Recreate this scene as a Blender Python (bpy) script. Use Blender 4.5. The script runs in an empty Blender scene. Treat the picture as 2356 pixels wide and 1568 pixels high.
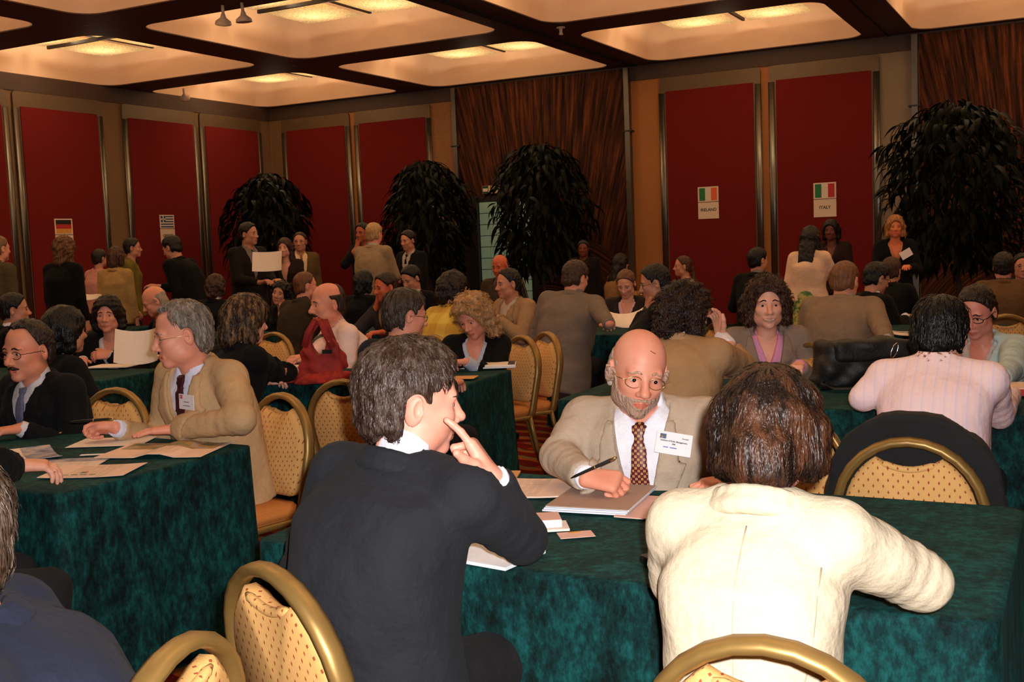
import bpy, math, random
import numpy as np
from mathutils import Vector, Matrix
from math import pi, sin, cos, radians as rad

SC = bpy.context.scene
COL = SC.collection

# ------------------------------------------------------------------ camera
CAM_H = 1.48
FPX = 2530.0
YAW, PITCH, ROLL = rad(27.7), rad(5.09), rad(-2.3)
def _cam_axes():
    f = np.array([-sin(YAW)*cos(PITCH), cos(YAW)*cos(PITCH), -sin(PITCH)])
    r0 = np.array([cos(YAW), sin(YAW), 0.0]); u0 = np.cross(r0, f)
    return cos(ROLL)*r0+sin(ROLL)*u0, -sin(ROLL)*r0+cos(ROLL)*u0, f
CR, CU, CF = _cam_axes()
cd = bpy.data.cameras.new('camera'); cam = bpy.data.objects.new('camera', cd); COL.objects.link(cam)
cam.matrix_world = Matrix(((CR[0],CU[0],-CF[0],0),(CR[1],CU[1],-CF[1],0),(CR[2],CU[2],-CF[2],CAM_H),(0,0,0,1)))
cd.sensor_width = 36.0; cd.lens = FPX/2356.0*36.0; cd.clip_start = 0.05
SC.camera = cam

# ------------------------------------------------------------------ world, flash, exposure
w = bpy.data.worlds.new('world'); SC.world = w; w.use_nodes = True
w.node_tree.nodes['Background'].inputs[0].default_value = (0.010, 0.006, 0.004, 1)
w.node_tree.nodes['Background'].inputs[1].default_value = 0.5
FLASH_W = 118.0
fl = bpy.data.lights.new('camera_flash', 'SPOT'); fl.energy = FLASH_W*4.0; fl.color = (1.0, 0.955, 0.93)
fl.shadow_soft_size = 0.018; fl.spot_size = rad(86); fl.spot_blend = 0.55
fo = bpy.data.objects.new('camera_flash', fl); COL.objects.link(fo)
fo.matrix_world = Matrix.Translation(Vector(CR)*0.045+Vector(CU)*0.055) @ cam.matrix_world
SC.view_settings.view_transform = 'Standard'; SC.view_settings.look = 'None'
SC.view_settings.exposure = 0.0; SC.view_settings.gamma = 1.0; SC.view_settings.use_curve_mapping = False
LAMP_E = 2.0          # emission strength of the ceiling lamps
LAMP_C = (1.0, 0.60, 0.22)
GLOW_W = 26.0         # bulbs above the panes of each lamp
UNDER_FILL_W = 13.0        # added fill light below each lamp's panes, for the coffer walls

# ------------------------------------------------------------------ materials
MATS = {}
def _lin(c):
    return tuple((x/12.92 if x <= 0.04045 else ((x+0.055)/1.055)**2.4) for x in c)
def S(r, g, b):
    """sRGB 0-255 -> linear"""
    return _lin((r/255.0, g/255.0, b/255.0))
class NT:
    def __init__(s, name):
        s.m = bpy.data.materials.new(name); s.m.use_nodes = True
        s.t = s.m.node_tree; s.b = s.t.nodes['Principled BSDF']; s.out = s.t.nodes['Material Output']
    def n(s, kind, **kw):
        x = s.t.nodes.new('ShaderNode'+kind)
        for k, v in kw.items(): setattr(x, k, v)
        return x
    def l(s, a, b): s.t.links.new(a, b)
    def coord(s, scale=(1, 1, 1), kind='Object'):
        tc = s.n('TexCoord'); mp = s.n('Mapping'); mp.inputs['Scale'].default_value = scale
        s.l(tc.outputs[kind], mp.inputs['Vector']); return mp.outputs['Vector']
    def noise(s, vec, scale, detail=2.0, rough=0.5):
        x = s.n('TexNoise'); x.inputs['Scale'].default_value = scale; x.inputs['Detail'].default_value = detail
        x.inputs['Roughness'].default_value = rough
        if vec is not None: s.l(vec, x.inputs['Vector'])
        return x.outputs['Fac']
    def ramp(s, fac, stops):
        r = s.n('ValToRGB'); e = r.color_ramp.elements
        while len(e) < len(stops): e.new(0.5)
        for i, (p, c) in enumerate(stops):
            e[i].position = p; e[i].color = tuple(c)+(1,) if len(c) == 3 else c
        s.l(fac, r.inputs['Fac']); return r.outputs['Color']
    def math(s, op, a, b=None, c=None):
        x = s.n('Math', operation=op)
        for i, v in enumerate((a, b, c)):
            if v is None: continue
            if isinstance(v, (int, float)): x.inputs[i].default_value = v
            else: s.l(v, x.inputs[i])
        return x.outputs[0]
    def mix(s, fac, a, b):
        x = s.n('Mix', data_type='RGBA')
        for i, v in ((0, fac), (6, a), (7, b)):
            if isinstance(v, (int, float)): x.inputs[i].default_value = v
            elif isinstance(v, tuple): x.inputs[i].default_value = tuple(v)+(1,) if len(v) == 3 else v
            else: s.l(v, x.inputs[i])
        return x.outputs[2]
    def bump(s, h, strength=0.3, dist=0.01):
        x = s.n('Bump'); x.inputs['Strength'].default_value = strength; x.inputs['Distance'].default_value = dist
        s.l(h, x.inputs['Height']); s.l(x.outputs['Normal'], s.b.inputs['Normal'])
    def base(s, c):
        if isinstance(c, tuple): s.b.inputs['Base Color'].default_value = tuple(c)+(1,)
        else: s.l(c, s.b.inputs['Base Color'])
    def set(s, **kw):
        for k, v in kw.items():
            s.b.inputs[k.replace('_', ' ')].default_value = v
def dk(c, f): return tuple(min(1.0, x*f) for x in c)
def plain(name, c, rough=0.6, metal=0.0, var=0.12, scale=30.0, bump=0.0, bscale=None, spec=0.5, sheen=0.0):
    if name in MATS: return MATS[name]
    t = NT(name); v = t.coord()
    t.base(t.ramp(t.noise(v, scale, 3.0), [(0.3, dk(c, 1-var)), (0.7, dk(c, 1+var))]))
    t.set(Roughness=rough, Metallic=metal); t.b.inputs['Specular IOR Level'].default_value = spec
    if sheen: t.b.inputs['Sheen Weight'].default_value = sheen
    if bump: t.bump(t.noise(v, bscale or scale*4, 4.0), bump, 0.004)
    MATS[name] = t.m; return t.m
_cn = [0]
def cloth(c, rough=0.88, var=0.10, sheen=0.015):
    """woven suit cloth of one colour"""
    key = 'cloth_%.3f_%.3f_%.3f' % c
    if key in MATS: return MATS[key]
    t = NT('woven_cloth'); v = t.coord()
    n1 = t.noise(v, 9.0, 3.0); n2 = t.noise(v, 420.0, 1.0)
    f = t.math('ADD', t.math('MULTIPLY', n1, 0.55), t.math('MULTIPLY', n2, 0.45))
    t.base(t.ramp(f, [(0.3, dk(c, 1-var*1.6)), (0.7, dk(c, 1+var*1.6))]))
    t.set(Roughness=rough); t.b.inputs['Specular IOR Level'].default_value = 0.15
    t.b.inputs['Sheen Weight'].default_value = sheen
    h = t.math('ADD', t.math('MULTIPLY', t.noise(v, 16.0, 3.0), 1.0), t.math('MULTIPLY', n2, 0.05))
    t.bump(h, 0.7, 0.018)
    MATS[key] = t.m; return t.m
def skin(c):
    key = 'skin_%.3f_%.3f_%.3f' % c
    if key in MATS: return MATS[key]
    t = NT('skin'); v = t.coord()
    n = t.noise(v, 22.0, 4.0, 0.6)
    red = (c[0]*0.97, c[1]*0.80, c[2]*0.74)
    t.base(t.ramp(n, [(0.32, c), (0.72, red)]))
    t.set(Roughness=0.5); t.b.inputs['Specular IOR Level'].default_value = 0.4
    t.b.inputs['Subsurface Weight'].default_value = 0.08
    t.b.inputs['Subsurface Radius'].default_value = (0.012, 0.005, 0.003)
    t.bump(t.noise(v, 260.0, 3.0), 0.12, 0.003)
    MATS[key] = t.m; return t.m
def hairmat(c, hi=None, streak=1.0):
    hi = hi or dk(c, 1.9)
    key = 'hair_%.3f_%.3f_%.3f_%.3f_%.1f' % (c+(hi[0], streak))
    if key in MATS: return MATS[key]
    t = NT('hair'); v = t.coord((55*streak, 55*streak, 9*streak)); n = t.noise(v, 1.0, 3.0 if streak == 1.0 else 5.0, 0.6)
    v2 = t.coord((150, 150, 22)); n2 = t.noise(v2, 1.0, 2.0)
    t.base(t.ramp(n, [(0.46, c), (0.80, hi)]))
    t.set(Roughness=0.42); t.b.inputs['Specular IOR Level'].default_value = 0.35
    t.bump(t.math('ADD', n, n2), 0.9, 0.008)
    MATS[key] = t.m; return t.m

# ------------------------------------------------------------------ mesh helpers
def link(o, parent=None):
    COL.objects.link(o)
    if parent is not None: o.parent = parent
    return o
def mesh_np(name, V, Q, mats, parent=None, smooth=True, midx=None):
    """mesh object from numpy vertices and a list/array of faces"""
    me = bpy.data.meshes.new(name)
    V = np.asarray(V, np.float32)
    if isinstance(Q, np.ndarray):
        n = len(Q); k = Q.shape[1]
        me.vertices.add(len(V)); me.vertices.foreach_set('co', V.ravel())
        me.loops.add(n*k); me.loops.foreach_set('vertex_index', Q.astype(np.int32).ravel())
        me.polygons.add(n); me.polygons.foreach_set('loop_start', np.arange(0, n*k, k, dtype=np.int32))
        me.polygons.foreach_set('loop_total', np.full(n, k, np.int32))
        me.update(calc_edges=True)
    else:
        me.from_pydata([tuple(map(float, p)) for p in V], [], Q); me.update()
    if smooth: me.polygons.foreach_set('use_smooth', np.ones(len(me.polygons), bool))
    for m in (mats if isinstance(mats, (list, tuple)) else [mats]): me.materials.append(m)
    if midx is not None: me.polygons.foreach_set('material_index', np.asarray(midx, np.int32))
    return link(bpy.data.objects.new(name, me), parent)
class MB:
    """collects simple solids into one mesh"""
    def __init__(s): s.v = []; s.f = []
    def add(s, V, F):
        o = len(s.v); s.v += [tuple(map(float, p)) for p in V]; s.f += [tuple(i+o for i in f) for f in F]; return s
    def box(s, c, d, M=None):
        x, y, z = d[0]/2, d[1]/2, d[2]/2
        V = [Vector((sx*x, sy*y, sz*z)) for sz in (-1, 1) for sy in (-1, 1) for sx in (-1, 1)]
        if M is not None: V = [M @ p for p in V]
        V = [p+Vector(c) for p in V]
        return s.add(V, [(0, 2, 3, 1), (4, 5, 7, 6), (0, 1, 5, 4), (2, 6, 7, 3), (0, 4, 6, 2), (1, 3, 7, 5)])
    def tube(s, P, r, seg=8, closed=False, up=None, flat=1.0, caps=True):
        """tube along points; r may be a list; flat squeezes the second axis"""
        P = [Vector(p) for p in P]; n = len(P); rs = r if isinstance(r, (list, tuple)) else [r]*n
        V = []; prev = None
        for i, p in enumerate(P):
            if closed: t = (P[(i+1) % n]-P[i-1])
            else: t = (P[min(i+1, n-1)]-P[max(i-1, 0)])
            t.normalize()
            if up is not None: a = Vector(up)
            elif prev is not None: a = prev
            else: a = Vector((0, 0, 1)) if abs(t.z) < 0.9 else Vector((1, 0, 0))
            a = (a-t*a.dot(t))
            if a.length < 1e-6: a = t.orthogonal()
            a.normalize(); prev = a; b = t.cross(a)
            for k in range(seg):
                th = 2*pi*(k+0.5)/seg
                V.append(p+a*(cos(th)*rs[i])+b*(sin(th)*rs[i]*flat))
        F = []
        for i in range(n if closed else n-1):
            j = (i+1) % n
            for k in range(seg):
                l = (k+1) % seg
                F.append((i*seg+k, i*seg+l, j*seg+l, j*seg+k))
        if caps and not closed:
            F.append(tuple(range(seg-1, -1, -1))); F.append(tuple((n-1)*seg+k for k in range(seg)))
        return s.add(V, F)
    def prism(s, poly, z0, z1):
        """extrude a 2D polygon (ccw) in z"""
        n = len(poly)
        V = [(x, y, z0) for x, y in poly]+[(x, y, z1) for x, y in poly]
        F = [tuple(range(n-1, -1, -1)), tuple(range(n, 2*n))]
        F += [(i, (i+1) % n, n+(i+1) % n, n+i) for i in range(n)]
        return s.add(V, F)
    def lathe(s, prof, seg=20, c=(0, 0, 0)):
        V = []
        for r, z in prof:
            for k in range(seg):
                V.append((c[0]+r*cos(2*pi*k/seg), c[1]+r*sin(2*pi*k/seg), c[2]+z))
        F = [(i*seg+k, i*seg+(k+1) % seg, (i+1)*seg+(k+1) % seg, (i+1)*seg+k) for i in range(len(prof)-1) for k in range(seg)]
        F.append(tuple(range(seg-1, -1, -1))); F.append(tuple((len(prof)-1)*seg+k for k in range(seg)))
        return s.add(V, F)
    def build(s, name, mat, parent=None, smooth=False, M=None):
        V = s.v if M is None else [tuple(M @ Vector(p)) for p in s.v]
        return mesh_np(name, V, s.f, mat, parent, smooth)
def bevel(o, w=0.004, seg=2):
    import bmesh
    bm = bmesh.new(); bm.from_mesh(o.data)
    bmesh.ops.bevel(bm, geom=list(bm.edges), offset=w, segments=seg, affect='EDGES', clamp_overlap=True)
    bm.to_mesh(o.data); bm.free(); return o
def tag(o, label, cat, group=None, kind=None):
    if label: o['label'] = label
    if cat: o['category'] = cat
    if group: o['group'] = group
    if kind: o['kind'] = kind
    return o
def empty(name, loc, rz=0.0):
    o = bpy.data.objects.new(name, None); o.empty_display_size = 0.1
    o.location = loc; o.rotation_euler = (0, 0, rz); return link(o)
def struct(o): o['kind'] = 'structure'; return o
def copy_tree(o, parent=None):
    c = o.copy(); COL.objects.link(c)
    if parent is not None: c.parent = parent
    for ch in o.children: copy_tree(ch, c)
    return c
def rrect(x0, y0, x1, y1, r, seg=8):
    P = []
    for cx, cy, a0 in ((x1-r, y1-r, 0), (x0+r, y1-r, 90), (x0+r, y0+r, 180), (x1-r, y0+r, 270)):
        for k in range(seg+1):
            a = rad(a0+90.0*k/seg); P.append((cx+r*cos(a), cy+r*sin(a)))
    return P

# ------------------------------------------------------------------ the room
XL, XR, YB, YN = -12.58, 4.85, 15.25, -5.4       # left wall, right wall, back wall, wall behind the camera
ZC = 3.96                                        # underside of the ceiling beams
def carpet_mat():
    t = NT('patterned_carpet'); v = t.coord()
    sp = t.n('SeparateXYZ'); t.l(v, sp.inputs[0]); x, y = sp.outputs[0], sp.outputs[1]
    wob = t.math('MULTIPLY', t.noise(v, 3.2, 1.0), 0.22)
    u = t.math('ADD', t.math('ADD', t.math('MULTIPLY', y, 1.0), t.math('MULTIPLY', x, 0.22)), wob)
    fr = t.math('FRACT', t.math('MULTIPLY', u, 4.6))
    col = t.ramp(fr, [(0.0, S(104, 20, 12)), (0.42, S(128, 26, 14)), (0.44, S(170, 86, 26)), (0.66, S(166, 78, 26)), (0.68, S(116, 112, 72)), (0.80, S(96, 104, 74)), (0.82, S(110, 18, 12)), (1.0, S(122, 22, 14))])
    col.node.color_ramp.interpolation = 'CONSTANT'
    vo = t.n('TexVoronoi'); vo.inputs['Scale'].default_value = 4.2; t.l(v, vo.inputs['Vector'])
    spots = t.ramp(vo.outputs['Distance'], [(0.0, (1, 1, 1)), (0.20, (1, 1, 1)), (0.22, (0, 0, 0))])
    col = t.mix(spots, col, S(150, 40, 18))
    pile = t.noise(v, 380.0, 1.0)
    t.base(t.mix(t.math('MULTIPLY', pile, 0.35), col, S(60, 14, 8))); t.set(Roughness=0.95)
    t.b.inputs['Specular IOR Level'].default_value = 0.1; t.bump(pile, 0.5, 0.006); return t.m
def fan_wood_mat():
    """dark carved wood: rays fanning up from low centre, arcs below"""
    t = NT('carved_fan_wood'); v = t.coord(); sp = t.n('SeparateXYZ'); t.l(v, sp.inputs[0]); x, z = sp.outputs[0], sp.outputs[2]
    zz = t.math('ADD', z, 4.4); ang = t.math('ARCTAN2', x, zz)
    r = t.math('SQRT', t.math('ADD', t.math('MULTIPLY', x, x), t.math('MULTIPLY', zz, zz)))
    cb = t.n('CombineXYZ'); t.l(t.math('MULTIPLY', ang, 120.0), cb.inputs[0]); t.l(t.math('MULTIPLY', r, 1.1), cb.inputs[1])
    n = t.noise(cb.outputs[0], 1.0, 4.0, 0.65)
    z2 = t.math('ADD', z, 2.3); r2 = t.math('SQRT', t.math('ADD', t.math('MULTIPLY', x, x), t.math('MULTIPLY', z2, z2)))
    cb2 = t.n('CombineXYZ'); t.l(t.math('MULTIPLY', r2, 26.0), cb2.inputs[0]); n2 = t.noise(cb2.outputs[0], 1.0, 3.0)
    low = t.ramp(r2, [(0.30, (1, 1, 1)), (0.34, (0, 0, 0))])     # r2 in 0..1 range is below 1 m
    low = t.math('LESS_THAN', r2, 1.95)
    f = t.mix(low, n, n2)
    t.base(t.ramp(f, [(0.36, S(18, 8, 5)), (0.52, S(66, 33, 17)), (0.70, S(116, 62, 31))]))
    t.set(Roughness=0.75); t.b.inputs['Specular IOR Level'].default_value = 0.15; t.bump(f, 0.8, 0.02); return t.m
M_CARPET = carpet_mat(); M_FAN = fan_wood_mat()
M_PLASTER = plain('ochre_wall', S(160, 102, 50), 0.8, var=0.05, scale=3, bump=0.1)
M_GREYP = plain('taupe_wall', S(128, 112, 92), 0.8, var=0.05, scale=3)
M_RED = plain('red_wall_fabric', S(105, 27, 25), 0.95, var=0.10, scale=60, bump=0.25, bscale=300, spec=0.1)
M_BAND = plain('bronze_frame', S(98, 80, 58), 0.5, metal=0.35, var=0.06, scale=5)
M_STEEL = plain('satin_steel', S(112, 108, 102), 0.34, metal=0.9, var=0.06, scale=4)
M_BEAM = plain('brown_ceiling_beam', S(74, 48, 38), 0.6, var=0.08, scale=3)
M_COFFER = plain('cream_coffer', S(228, 198, 168), 0.85, var=0.04, scale=2)
M_DARK = plain('dark_trim', S(22, 16, 14), 0.6)
M_BLACK = plain('black_metal', S(14, 12, 12), 0.45)
M_SLOT = plain('slot_black', S(6, 5, 5), 0.9)

def plane_box(name, x0, x1, y0, y1, z0, z1, mat, parent=None):
    return MB().box(((x0+x1)/2, (y0+y1)/2, (z0+z1)/2), (x1-x0, y1-y0, z1-z0)).build(name, mat, parent)
struct(plane_box('floor', XL, XR, YN, YB, -0.06, 0.0, M_CARPET))
wall_b = struct(plane_box('wall_back', XL-0.3, XR+0.3, YB, YB+0.3, 0, 4.9, M_PLASTER))
wall_l = struct(plane_box('wall_left', XL-0.3, XL, YN, YB, 0, 4.9, plain('dimmed_ochre_wall', S(112, 84, 54), 0.8, var=0.05, scale=3)))  # ochre darkened for the weaker light on the left wall
M_TOP_SHADE = plain('brown_top_shade', S(62, 44, 36), 0.7, var=0.06, scale=3)  # dark band painted in for the shade along the wall tops
struct(plane_box('shade_band_1', XL+0.02, XR, YB-0.02, YB, 3.745, 3.958, M_TOP_SHADE)); struct(plane_box('shade_band_2', XL, XL+0.02, YN, YB-0.02, 3.745, 3.958, M_TOP_SHADE))
struct(plane_box('wall_right', XR, XR+0.3, YN, YB, 0, 4.9, M_PLASTER))
struct(plane_box('wall_front', XL-0.3, XR+0.3, YN-0.3, YN, 0, 4.9, M_PLASTER))
struct(plane_box('baseboard_back', XL+0.02, XR, YB-0.05, YB, 0, 0.2, M_DARK))
struct(plane_box('baseboard_left', XL, XL+0.05, YN, YB-0.05, 0, 0.2, M_DARK))

def wall_panel(parent, axis, a0, a1, pos, top=3.74, bot=0.22):
    """upholstered panel: bronze rounded frame, red fabric field, satin steel strips. axis 'x' on the back wall, 'y' on the left wall"""
    def T(u, dep, z): return (u, pos-dep, z) if axis == 'x' else (pos+dep, u, z)
    def solid(name, poly, d0, d1, mat):
        n = len(poly); V = [T(u, d0, z) for u, z in poly]+[T(u, d1, z) for u, z in poly]
        F = [tuple(range(n, 2*n)) if axis == 'x' else tuple(range(2*n-1, n-1, -1))]
        F += [((i+1) % n, i, n+i, n+(i+1) % n) if axis != 'x' else (i, (i+1) % n, n+(i+1) % n, n+i) for i in range(n)]
        return mesh_np(name, V, F, mat, parent, False)
    solid('panel_frame', rrect(a0, bot, a1, top, 0.05, 4), 0.0, 0.035, M_BAND)
    solid('red_fabric_panel', rrect(a0+0.10, bot, a1-0.10, top-0.20, 0.01, 2), 0.0, 0.048, M_RED)
    for u in (a0+0.035, a1-0.035):
        pts = [T(u, 0.036, bot), T(u, 0.036, top-0.22)]
        MB().tube(pts, 0.045, 10, up=(1, 0, 0) if axis == 'x' else (0, 1, 0), flat=0.32).build('steel_strip', M_STEEL, parent, True)
for a0, a1 in ((-12.30, -10.88), (-10.78, -9.30), (-5.45, -3.985), (-3.87, -2.42), (1.45, 2.9), (3.0, 4.45)):
    wall_panel(wall_b, 'x', a0, a1, YB)
for a0, a1 in ((5.2, 6.65), (6.75, 8.2), (8.55, 9.95), (10.04, 11.52), (11.90, 13.42), (13.50, 14.96)):
    wall_panel(wall_l, 'y', a0, a1, XL)
def fan_bay(name, x0, x1):
    o = plane_box(name, x0, x1, -0.045, 0.0, -1.93, 1.93, M_FAN, None)
    return o
for i, (x0, x1) in enumerate(((-8.80, -5.98), (-1.92, 0.95))):
    c = (x0+x1)/2; h = (x1-x0)/2
    o = plane_box('carved_panel', -h, h, -0.045, 0.0, -1.93, 1.93, M_FAN, wall_b)
    o.location = (c, YB-0.001, 2.0)
for x in (-8.83, -5.93, -1.975, 1.0):
    MB().box((x, YB-0.05, 2.0), (0.075, 0.10, 3.86)).build('steel_post', M_STEEL, wall_b)
    MB().box((x, YB-0.05, 3.03), (0.15, 0.115, 0.02)).build('post_clip', M_BLACK, wall_b)
for x0, x1, m in ((-2.42, -2.02, M_GREYP), (-9.30, -8.87, plain('dimmed_ochre', S(138, 94, 56), 0.8)), (-12.56, -12.31, MATS['dimmed_ochre_wall'])):  # left pilasters toned darker for the weaker light there
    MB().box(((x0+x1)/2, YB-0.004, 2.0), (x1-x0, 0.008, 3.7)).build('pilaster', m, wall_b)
# service door; faintly glowing tiles stand in for the lit passage behind
d1 = struct(plane_box('door_1', -8.74, -7.45, YB-0.075, YB-0.045, 0.0, 2.22, M_DARK))
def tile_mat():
    t = NT('glowing_green_tile'); v = t.coord(); t.base(t.ramp(t.noise(v, 2.0), [(0.3, S(118, 140, 112)), (0.7, S(140, 158, 128))]))
    t.set(Roughness=0.3); t.b.inputs['Emission Color'].default_value = S(150, 172, 138)+(1,); t.b.inputs['Emission Strength'].default_value = 0.16  # slight emission put into the tiles as the passage light
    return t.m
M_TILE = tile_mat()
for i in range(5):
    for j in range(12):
        MB().box((-8.36+i*0.175, YB-0.082, 0.12+j*0.175), (0.165, 0.015, 0.165)).build('glowing_tile', M_TILE, d1)
MB().box((-8.60, YB-0.13, 1.1), (0.30, 0.07, 2.2)).build('door_leaf', M_BLACK, d1)
ex = empty('exit_sign', (-8.22, YB-0.075, 2.26))
MB().box((0, 0, 0.06), (0.30, 0.045, 0.12)).build('sign_box', plain('sign_cream', S(214, 190, 150), 0.5), ex)
MB().box((-0.095, -0.025, 0.06), (0.10, 0.006, 0.115)).build('green_field', plain('sign_green', S(20, 70, 52), 0.5), ex)
MB().box((-0.095, -0.029, 0.055), (0.085, 0.004, 0.05)).build('white_arrow_field', plain('sign_white', S(230, 220, 200), 0.5), ex)
tag(ex, 'small green and cream exit sign box above the service door', 'sign')

# ceiling: brown beams with round-cornered openings, cream coffers and glass lamps
BX = [-12.90, -9.45, -5.83, -2.30, 1.25, 4.85]
BY = [15.42, 12.03, 8.55, 5.05, 1.55, -1.95, -5.4]
ceil = struct(plane_box('ceiling', XL-0.3, XR+0.3, YN-0.3, YB+0.3, 4.75, 4.9, M_COFFER))
def lamp_mat():
    t = NT('textured_lamp_glass'); v = t.coord()
    sp = t.n('SeparateXYZ'); t.l(v, sp.inputs[0])
    r = t.math('SQRT', t.math('ADD', t.math('MULTIPLY', sp.outputs[0], sp.outputs[0]), t.math('MULTIPLY', sp.outputs[1], sp.outputs[1])))
    hot = t.math('MAXIMUM', t.math('SUBTRACT', 1.0, t.math('MULTIPLY', r, 1.9)), 0.0)
    vo = t.n('TexVoronoi'); vo.inputs['Scale'].default_value = 42.0; t.l(v, vo.inputs['Vector'])
    sp2 = t.math('POWER', t.math('SUBTRACT', 1.0, vo.outputs['Distance']), 3.0)
    e = t.math('MULTIPLY', t.math('ADD', 0.34, t.math('MULTIPLY', t.math('POWER', hot, 1.6), 1.2)), t.math('ADD', 0.55, sp2))
    t.base(S(170, 130, 60)); t.b.inputs['Emission Color'].default_value = LAMP_C+(1,)
    t.l(t.math('MULTIPLY', e, LAMP_E), t.b.inputs['Emission Strength']); t.set(Roughness=0.25)
    t.bump(vo.outputs['Distance'], 0.6, 0.01); return t.m
M_LAMP = lamp_mat()
def ring_faces(n, a, b): return [(a+i, a+(i+1) % n, b+(i+1) % n, b+i) for i in range(n)]
pane_me = None
for i in range(len(BX)-1):
    for j in range(len(BY)-1):
        x0, x1, y1, y0 = BX[i], BX[i+1], BY[j], BY[j+1]
        hx0, hx1, hy0, hy1 = x0+0.33, x1-0.28, y0+0.36, y1-0.30
        hole = rrect(hx0, hy0, hx1, hy1, 0.28, 8); n = len(hole)
        cx, cy = (x0+x1)/2, (y0+y1)/2
        outer = []
        for (px, py) in hole:     # push each hole point out to the cell square
            dx, dy = px-cx, py-cy
            s = min((x1-x0)/2/abs(dx) if dx else 9, (y1-y0)/2/abs(dy) if dy else 9)
            outer.append((cx+dx*s, cy+dy*s))
        V = [(a, b, ZC) for a, b in outer]+[(a, b, ZC) for a, b in hole]+[(a, b, ZC+0.015) for a, b in hole]
        F = [f[::-1] for f in ring_faces(n, 0, n)]+[f[::-1] for f in ring_faces(n, n, 2*n)]
        mesh_np('beam_grid', V, F, M_BEAM, ceil, False)
        V = []
        for ins, dz in ((0.0, 0.012), (0.05, 0.26), (0.16, 0.48), (0.50, 0.60)):
            V += [(a, b, ZC+dz) for a, b in rrect(hx0+ins, hy0+ins, hx1-ins, hy1-ins, 0.28, 8)]
        F = []
        for k in range(3): F += [f[::-1] for f in ring_faces(n, k*n, (k+1)*n)]
        F.append(tuple(range(4*n-1, 3*n-1, -1)))
        mesh_np('coffer', V, F, M_COFFER, ceil, True)
        if j >= 4 or (i >= 4 and j >= 2): continue        # no lamps nearer than the fourth row, which is unseen and adds top light
        mx, my = (hx0+hx1)/2, (hy0+hy1)/2-0.05
        L = empty('ceiling_lamp', (mx, my, 4.27))
        for sx in (-1, 1):
            for sy in (-1, 1):
                if pane_me is None:
                    g = 9; V = []
                    for a in range(g):
                        for b in range(g):
                            u, v2 = (a/(g-1)-0.5)*0.84, (b/(g-1)-0.5)*0.84
                            V.append((u, v2, -0.03*cos(pi*u/0.9)*cos(pi*v2/0.9)))
                    F = [(a*g+b, a*g+b+1, (a+1)*g+b+1, (a+1)*g+b) for a in range(g-1) for b in range(g-1)]
                    o = mesh_np('glass_pane', V, F, M_LAMP, L, True); pane_me = o.data
                    md = o
                else:
                    o = link(bpy.data.objects.new('glass_pane', pane_me), L)
                o.location = (sx*0.50, sy*0.50, 0)
        MB().box((0, 0, 0.0), (1.86, 0.035, 0.05)).build('cross_bar', M_BLACK, L)
        MB().box((0, 0, 0.03), (0.035, 1.86, 0.05)).build('cross_bar', M_BLACK, L)
        for sx in (-1, 1):
            bl = bpy.data.lights.new('lamp_light', 'POINT'); bl.energy = GLOW_W; bl.color = (1.0, 0.74, 0.47); bl.shadow_soft_size = 0.06
            bo = link(bpy.data.objects.new('lamp_light', bl), L); bo.location = (sx*0.5, 0, 0.07)
        bl = bpy.data.lights.new('lamp_light', 'POINT'); bl.energy = UNDER_FILL_W; bl.color = (1.0, 0.72, 0.44); bl.shadow_soft_size = 0.22  # no bulb hangs here: fill added to brighten the coffer walls
        bo = link(bpy.data.objects.new('lamp_light', bl), L); bo.location = (0, 0, -0.27)
        MB().box((0, 0, 0.2), (0.06, 0.06, 0.32)).build('stem', M_BLACK, L)
        row = ['back', 'second', 'third', 'fourth', 'fifth', 'sixth'][j]; colm = ['nearest', 'second from', 'third from', 'fourth from', 'fifth from'][i]
        tag(L, 'amber glass ceiling lamp, %s row from the back wall, %s the left wall' % (row, colm) if j else 'amber glass ceiling lamp in the row along the back wall, %s the left wall' % colm, 'ceiling lamp', 'glass lamps in the ceiling coffers')
for y0, y1 in ((1.5, 15.3),):
    for x in (-5.83, -2.30):
        MB().box((x, (y0+y1)/2, ZC-0.004), (0.10 if x < -3 else 0.02, y1-y0, 0.012)).build('air_slot', M_SLOT, ceil)
# spotlights hanging from the beams
def spot(loc, rz, tilt, label, s=1.0):
    L = empty('ceiling_spotlight', loc, rz)
    MB().tube([(0, 0, 0), (0, 0.01, -0.10*s)], 0.016*s, 8).build('arm', M_SPOT, L, True)
    M = Matrix.Translation((0, 0.01, -0.10*s)) @ Matrix.Rotation(rad(tilt), 4, 'X')
    MB().lathe([(0.012*s, 0.03*s), (0.022*s, 0.01*s), (0.03*s, -0.02*s), (0.075*s, -0.055*s), (0.082*s, -0.085*s), (0.07*s, -0.088*s), (0.02*s, -0.06*s)], 18).build('reflector', M_SPOT, L, True, M)
    tag(L, label, 'spotlight', 'ceiling spotlights')
M_SPOT = plain('spot_paint', S(200, 172, 152), 0.5)

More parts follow.
